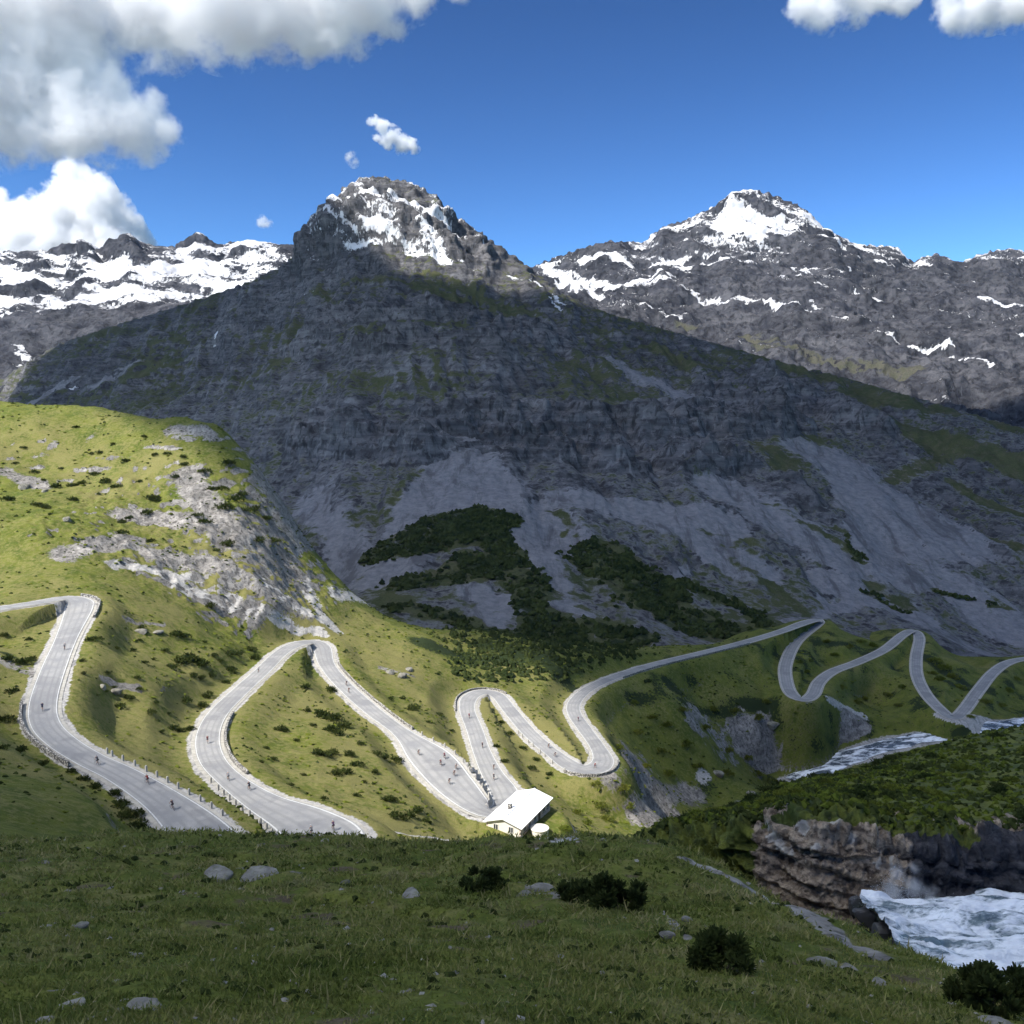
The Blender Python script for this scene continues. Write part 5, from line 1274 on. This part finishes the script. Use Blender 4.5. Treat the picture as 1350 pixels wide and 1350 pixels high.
# walls with real openings are thin boxes round the rooms
boxes('wall', [(hp_(0, -HWd, HE / 2 - 0.6), LX, LY, LZ, HLn, 0.18, HE / 2 + 0.6)], M_WALLP, house)
boxes('wall', [(hp_(0, HWd, HE / 2 - 0.6), LX, LY, LZ, HLn, 0.18, HE / 2 + 0.6)], M_WALLP, house)
for sx in (-1, 1):
    v = np.array([hp_(sx * (HLn - t), y, z) for t in (0.0, 0.3) for y, z in ((-HWd + .18, -1.2), (HWd - .18, -1.2), (HWd - .18, HE), (0, HR - 0.05), (-HWd + .18, HE))])
    bmx = bmesh.new(); vs_ = [bmx.verts.new(c) for c in v]
    for f in ((0, 1, 2, 3, 4), (9, 8, 7, 6, 5), (0, 5, 6, 1), (1, 6, 7, 2), (2, 7, 8, 3), (3, 8, 9, 4), (4, 9, 5, 0)): bmx.faces.new([vs_[i] for i in f])
    me = bpy.data.meshes.new('gable_wall'); bmx.to_mesh(me); bmx.free(); me.materials.append(M_CREAM)
    g_o = bpy.data.objects.new('gable_wall', me); COL.objects.link(g_o); g_o.parent = house
ang_ = math.atan2(HR - HE, HWd)
for sy in (-1, 1):
    ay = LY * math.cos(ang_) * sy - LZ * math.sin(ang_); nz = LZ * math.cos(ang_) + LY * sy * math.sin(ang_)
    ln_ = (HWd + 0.7) / math.cos(ang_)
    ro = boxes('roof', [(hp_(0, 0, HR + 0.12) + ay * ln_ / 2, LX, ay, nz, HLn + 0.6, ln_ / 2, 0.09)], M_ROOF, house)
    for k in np.arange(-HLn - 0.3, HLn + 0.5, 0.95):           # standing seams
        boxes('roof_seam', [(hp_(k, 0, HR + 0.12) + ay * ln_ / 2 + nz * 0.12, LX, ay, nz, 0.035, ln_ / 2 - 0.02, 0.03)], M_ROOF, ro)
boxes('ridge_cap', [(hp_(0, 0, HR + 0.22), LX, LY, LZ, HLn + 0.62, 0.22, 0.07)], M_ROOF, house)
ch = boxes('chimney', [(hp_(-3.0, 0.9, HR + 0.4), LX, LY, LZ, 0.38, 0.38, 0.85)], M_STONE, house)
boxes('chimney_cap', [(hp_(-3.0, 0.9, HR + 1.32), LX, LY, LZ, 0.5, 0.5, 0.07)], M_ROOF, ch)
for k, x_ in enumerate((-6.2, -3.4, -0.6, 4.4, 6.8)):
    wn_ = boxes('window', [(hp_(x_, -HWd - 0.19, 1.75), LX, LY, LZ, 0.55, 0.03, 0.65)], M_GLASS, house)
    boxes('window_frame', [(hp_(x_ + a, -HWd - 0.21, 1.75), LX, LY, LZ, 0.05, 0.05, 0.72) for a in (-.57, 0, .57)] + [(hp_(x_, -HWd - 0.215, 1.75 + b_), LX, LY, LZ, 0.62, 0.05, 0.05) for b_ in (-.67, .67)], M_FRAME, wn_)
    boxes('sill', [(hp_(x_, -HWd - 0.26, 1.0), LX, LY, LZ, 0.7, 0.12, 0.05)], M_STONE, wn_)
dr_o = boxes('door', [(hp_(1.9, -HWd - 0.19, 0.95), LX, LY, LZ, 0.55, 0.04, 1.05)], M_WOODD, house)
boxes('door_handle', [(hp_(2.3, -HWd - 0.26, 0.95), LX, LY, LZ, 0.07, 0.03, 0.02)], M_FRAME, dr_o)
for y_ in (-1.8, 1.8):
    wn_ = boxes('window', [(hp_(-HLn - 0.02, y_, 1.75), LX, LY, LZ, 0.04, 0.5, 0.6)], M_GLASS, house)
    boxes('window_frame', [(hp_(-HLn - 0.05, y_ + a, 1.75), LX, LY, LZ, 0.05, 0.05, 0.66) for a in (-.52, 0, .52)] + [(hp_(-HLn - 0.055, y_, 1.75 + b_), LX, LY, LZ, 0.05, 0.57, 0.05) for b_ in (-.62, .62)], M_FRAME, wn_)
# round cream annex at the valley corner
t = np.linspace(0, 2 * math.pi, 25)[:-1]
ann = bpy.data.objects.new('round_annex', None)
prof = [(1.9, -1.5), (1.9, 1.0), (2.05, 1.05), (2.05, 1.2), (1.9, 1.25), (0.05, 1.35)]
av = np.array([hp_(-3.6, -HWd - 2.6, 0) + np.array([r_ * math.cos(a), r_ * math.sin(a), z_]) for r_, z_ in prof for a in t])
af = [(i * 24 + j, i * 24 + (j + 1) % 24, (i + 1) * 24 + (j + 1) % 24, (i + 1) * 24 + j) for i in range(5) for j in range(24)]
mesh_obj('round_annex', av, af, M_CREAM, house, smooth=False)['label'] = 'round cream annex at the corner of the house'
# terrace wall below the house
tw = [(hp_(-HLn - 3.2, y_, -0.55), LX, LY, LZ, 0.3, 0.99, 0.95) for y_ in np.arange(-6.5, 6.6, 2.0)]
o = boxes('terrace_wall', tw, M_STONE); tag(o, 'pale stone terrace wall in front of the white roofed house', 'wall')

# ------------------------------------------------------------------ cyclists
def tube(pts, r, seg=6):
    pts = np.array(pts, float); V_, F_ = [], []
    for i in range(len(pts) - 1):
        d = pts[i + 1] - pts[i]; L_ = np.linalg.norm(d); d /= L_
        u = np.cross(d, (0, 0, 1) if abs(d[2]) < .9 else (1, 0, 0)); u /= np.linalg.norm(u); w = np.cross(d, u)
        b = len(V_)
        for e in (pts[i], pts[i + 1]):
            for a in np.linspace(0, 2 * math.pi, seg + 1)[:-1]: V_.append(e + r * (u * math.cos(a) + w * math.sin(a)))
        F_ += [(b + j, b + (j + 1) % seg, b + seg + (j + 1) % seg, b + seg + j) for j in range(seg)]
    return V_, F_
def join(parts):
    V_, F_ = [], []
    for v, f in parts:
        b = len(V_); V_ += list(v); F_ += [tuple(i + b for i in q) for q in f]
    return np.array(V_), F_
def ring(c, R_, r_, n1=20, n2=5):
    V_, F_ = [], []
    for i in range(n1):
        a = 2 * math.pi * i / n1
        for j in range(n2):
            b = 2 * math.pi * j / n2
            V_.append((c[0] + (R_ + r_ * math.cos(b)) * math.cos(a), c[1] + r_ * math.sin(b), c[2] + (R_ + r_ * math.cos(b)) * math.sin(a)))
    F_ = [(i * n2 + j, i * n2 + (j + 1) % n2, ((i + 1) % n1) * n2 + (j + 1) % n2, ((i + 1) % n1) * n2 + j) for i in range(n1) for j in range(n2)]
    return V_, F_
M_TYRE = plain('tyre_rubber', (0.02, 0.02, 0.02), 0.8, 0.2); M_BIKE = plain('bike_paint', (0.06, 0.06, 0.07), 0.4, 0.5)
n = NT('cycling_jersey'); oi = n.n('ShaderNodeObjectInfo')
c = n.ramp(oi.outputs['Random'], [(0.0, (0.02, 0.02, 0.03)), (0.35, (0.03, 0.04, 0.09)), (0.6, (0.16, 0.03, 0.03)), (0.8, (0.05, 0.05, 0.06)), (1.0, (0.30, 0.30, 0.32))]); n.bsdf(c, 0.8, 0.2); M_JER = n.m
M_SHORT = plain('black_shorts', (0.018, 0.018, 0.02), 0.8, 0.2); M_SKIN = plain('skin', (0.42, 0.26, 0.19), 0.6, 0.3, 0.1); M_HELM = plain('helmet_shell', (0.35, 0.35, 0.36), 0.4, 0.5, 0.2)
wheel_me = mesh_obj('wheel', *[np.array(x) for x in join([ring((0, 0, 0), 0.33, 0.018)] + [tube([(0, 0, 0), (0.32 * math.cos(a), 0, 0.32 * math.sin(a))], 0.004, 3) for a in np.linspace(0, 2 * math.pi, 9)[:-1]])], M_TYRE, link=False).data
frame_me = mesh_obj('frame', *[np.array(x) for x in join([tube([(-.50, 0, .34), (-.12, 0, .30), (.36, 0, .82), (-.18, 0, .80), (-.12, 0, .30)], .018), tube([(-.50, 0, .34), (-.19, 0, .84)], .013), tube([(.36, 0, .86), (.50, 0, .34)], .016), tube([(-.19, 0, .8), (-.21, 0, .95)], .014)])], M_BIKE, link=False).data
bar_me = mesh_obj('handlebar', *[np.array(x) for x in join([tube([(.36, 0, .86), (.44, 0, .95)], .014), tube([(.52, -.2, .86), (.55, -.2, .95), (.44, -.2, .96), (.44, .2, .96), (.55, .2, .95), (.52, .2, .86)], .014)])], M_BIKE, link=False).data
sad_me = mesh_obj('saddle', np.array([(-.36, -.07, .96), (-.36, .07, .96), (-.18, .03, .97), (-.04, .015, .96), (-.04, -.015, .96), (-.18, -.03, .97), (-.3, 0, .92)]), [(0, 5, 2), (0, 2, 1), (5, 4, 3), (5, 3, 2), (0, 6, 5), (1, 2, 6), (0, 1, 6)], M_TYRE, link=False).data
def rider_mesh():
    J = {'pel': (-.22, 0, 1.02), 'wst': (-.06, 0, 1.18), 'chs': (.12, 0, 1.36), 'nck': (.24, 0, 1.46), 'hd': (.31, 0, 1.56), 'hd2': (.33, 0, 1.66),
         'sl': (.12, .19, 1.38), 'el': (.30, .24, 1.16), 'wl': (.46, .20, .99), 'hl': (.53, .20, .97), 'sr': (.12, -.19, 1.38), 'er': (.30, -.24, 1.16), 'wr': (.46, -.20, .99), 'hr': (.53, -.20, .97),
         'pl': (-.20, .10, .99), 'kl': (.17, .11, .84), 'al': (-.06, .11, .46), 'tl': (.08, .11, .40), 'pr': (-.20, -.10, .99), 'kr': (.13, -.11, .62), 'ar': (-.14, -.11, .24), 'tr': (.0, -.11, .19)}
    R_ = {'pel': .14, 'wst': .125, 'chs': .15, 'nck': .06, 'hd': .085, 'hd2': .085, 'sl': .075, 'el': .047, 'wl': .032, 'hl': .036, 'pl': .10, 'kl': .06, 'al': .04, 'tl': .035}
    E = [('pel', 'wst'), ('wst', 'chs'), ('chs', 'nck'), ('nck', 'hd'), ('hd', 'hd2')] + [(a + s1, b + s1) for s1 in 'lr' for a, b in (('s', 'e'), ('e', 'w'), ('w', 'h'), ('p', 'k'), ('k', 'a'), ('a', 't'))] + [('chs', 'sl'), ('chs', 'sr'), ('pel', 'pl'), ('pel', 'pr')]
    K = list(J); me = bpy.data.meshes.new('t'); me.from_pydata([J[k] for k in K], [(K.index(a), K.index(b)) for a, b in E], [])
    o = bpy.data.objects.new('t', me); COL.objects.link(o)
    o.modifiers.new('s', 'SKIN'); sub_ = o.modifiers.new('u', 'SUBSURF'); sub_.levels = 1
    for i, k in enumerate(K):
        r_ = R_.get(k, R_.get(k[0] + 'l', .06)); sv_ = me.skin_vertices[0].data[i]; sv_.radius = (r_, r_); sv_.use_root = (k == 'pel')
    ev = o.evaluated_get(bpy.context.evaluated_depsgraph_get()); m2 = bpy.data.meshes.new_from_object(ev)
    bpy.data.objects.remove(o)
    for m_ in (M_SKIN, M_JER, M_SHORT): m2.materials.append(m_)
    for p in m2.polygons:
        x_, y_, z_ = p.center
        p.use_smooth = True
        if z_ > 1.47: p.material_index = 0
        elif z_ > 1.06 and abs(y_) < 0.215 and x_ < 0.3: p.material_index = 1
        elif z_ > 0.72 and x_ < 0.14: p.material_index = 2
        else: p.material_index = 0
    return m2
rider_me = rider_mesh()
bmh = bmesh.new(); bmesh.ops.create_uvsphere(bmh, u_segments=12, v_segments=7, radius=1.0)
for v in bmh.verts: v.co = (0.32 + v.co.x * 0.145, v.co.y * 0.105, 1.655 + max(v.co.z, -0.25) * 0.10)
helm_me = bpy.data.meshes.new('helmet'); bmh.to_mesh(helm_me); bmh.free(); helm_me.materials.append(M_HELM)
CY = [(74,855,.3,-1,'upper left leg'),(61,937,.0,-1,'first left bend'),(135,1006,-.2,-1,'curving left road'),(191,1034,.35,-1,'curving left road'),(231,1062,-.1,-1,'curving left road'),(286,1112,.3,-1,'curving left road'),
      (427,1098,-.3,1,'wide end of the second loop'),(437,1085,.3,1,'wide end of the second loop'),(320,1049,-.2,1,'second loop'),(302,1031,.2,1,'second loop'),(276,979,.0,1,'second loop'),(346,888,.2,1,'second loop'),
      (455,903,.2,1,'third leg'),(463,912,-.3,1,'third leg'),(563,992,-.4,1,'lay-by above the house'),(576,1010,.1,-1,'lay-by above the house'),(585,1014,.6,1,'lay-by above the house'),(593,1024,.3,1,'lay-by above the house'),(571,1002,.5,-1,'lay-by above the house'),(600,1030,-.2,1,'lay-by above the house'),
      (619,947,.1,1,'leg up from the house'),(630,988,-.2,1,'leg up from the house'),(654,1030,.2,1,'leg up from the house'),(648,1015,-.3,-1,'leg up from the house'),(721,986,.2,1,'leg beyond the house'),(734,996,-.3,1,'leg beyond the house'),(761,953,.1,1,'bend of the long road'),(782,1012,.0,1,'hairpin beyond the house')]
def kid(name, me, par, loc=(0, 0, 0)):
    o = bpy.data.objects.new(name, me); COL.objects.link(o); o.parent = par; o.location = loc; return o
for (px, py, lat, dirn, where) in CY:
    i = road_idx(px, py); p = ROAD[i, :2] + NG2[i] * lat * RHW[i]
    zz = ROAD[i, 2] + 0.05 * (1 - lat * lat) + 0.002
    rz = math.atan2(TG[i, 1] * dirn, TG[i, 0] * dirn)
    b = bpy.data.objects.new('bicycle', None); COL.objects.link(b); b.location = (p[0], p[1], zz); b.rotation_euler = (0, 0, rz)
    tag(b, 'dark road bicycle ridden on the ' + where, 'bicycle', 'bicycles on the ' + where)
    kid('frame', frame_me, b); kid('wheel', wheel_me, b, (-.50, 0, .35)); kid('wheel', wheel_me, b, (.50, 0, .35)); kid('handlebar', bar_me, b); kid('saddle', sad_me, b)
    r_o = bpy.data.objects.new('person', rider_me); COL.objects.link(r_o); r_o.location = (p[0], p[1], zz); r_o.rotation_euler = (0, 0, rz)
    tag(r_o, 'helmeted cyclist in dark kit riding on the ' + where, 'person', 'cyclists on the ' + where)
    kid('helmet', helm_me, r_o)

# ------------------------------------------------------------------ air
hv, hf = [], []
box(hv, hf, (0, 2050, 200), (1, 0, 0), (0, 1, 0), (0, 0, 1), 3500, 2250, 800)
hz = NT('mountain_air')
pv = hz.n('ShaderNodeVolumePrincipled'); pv.inputs['Color'].default_value = (0.50, 0.70, 1.0, 1); pv.inputs['Density'].default_value = 1.3e-5; pv.inputs['Anisotropy'].default_value = 0.1
hz.l(pv.outputs[0], hz.out.inputs['Volume'])
o = mesh_obj('haze', np.concatenate(hv), hf, hz.m, smooth=False); tag(o, kind='stuff')
print('ZMIN', min(V_WALL[:, 2].min(), V[:, 2].min()))
#@@NEXT
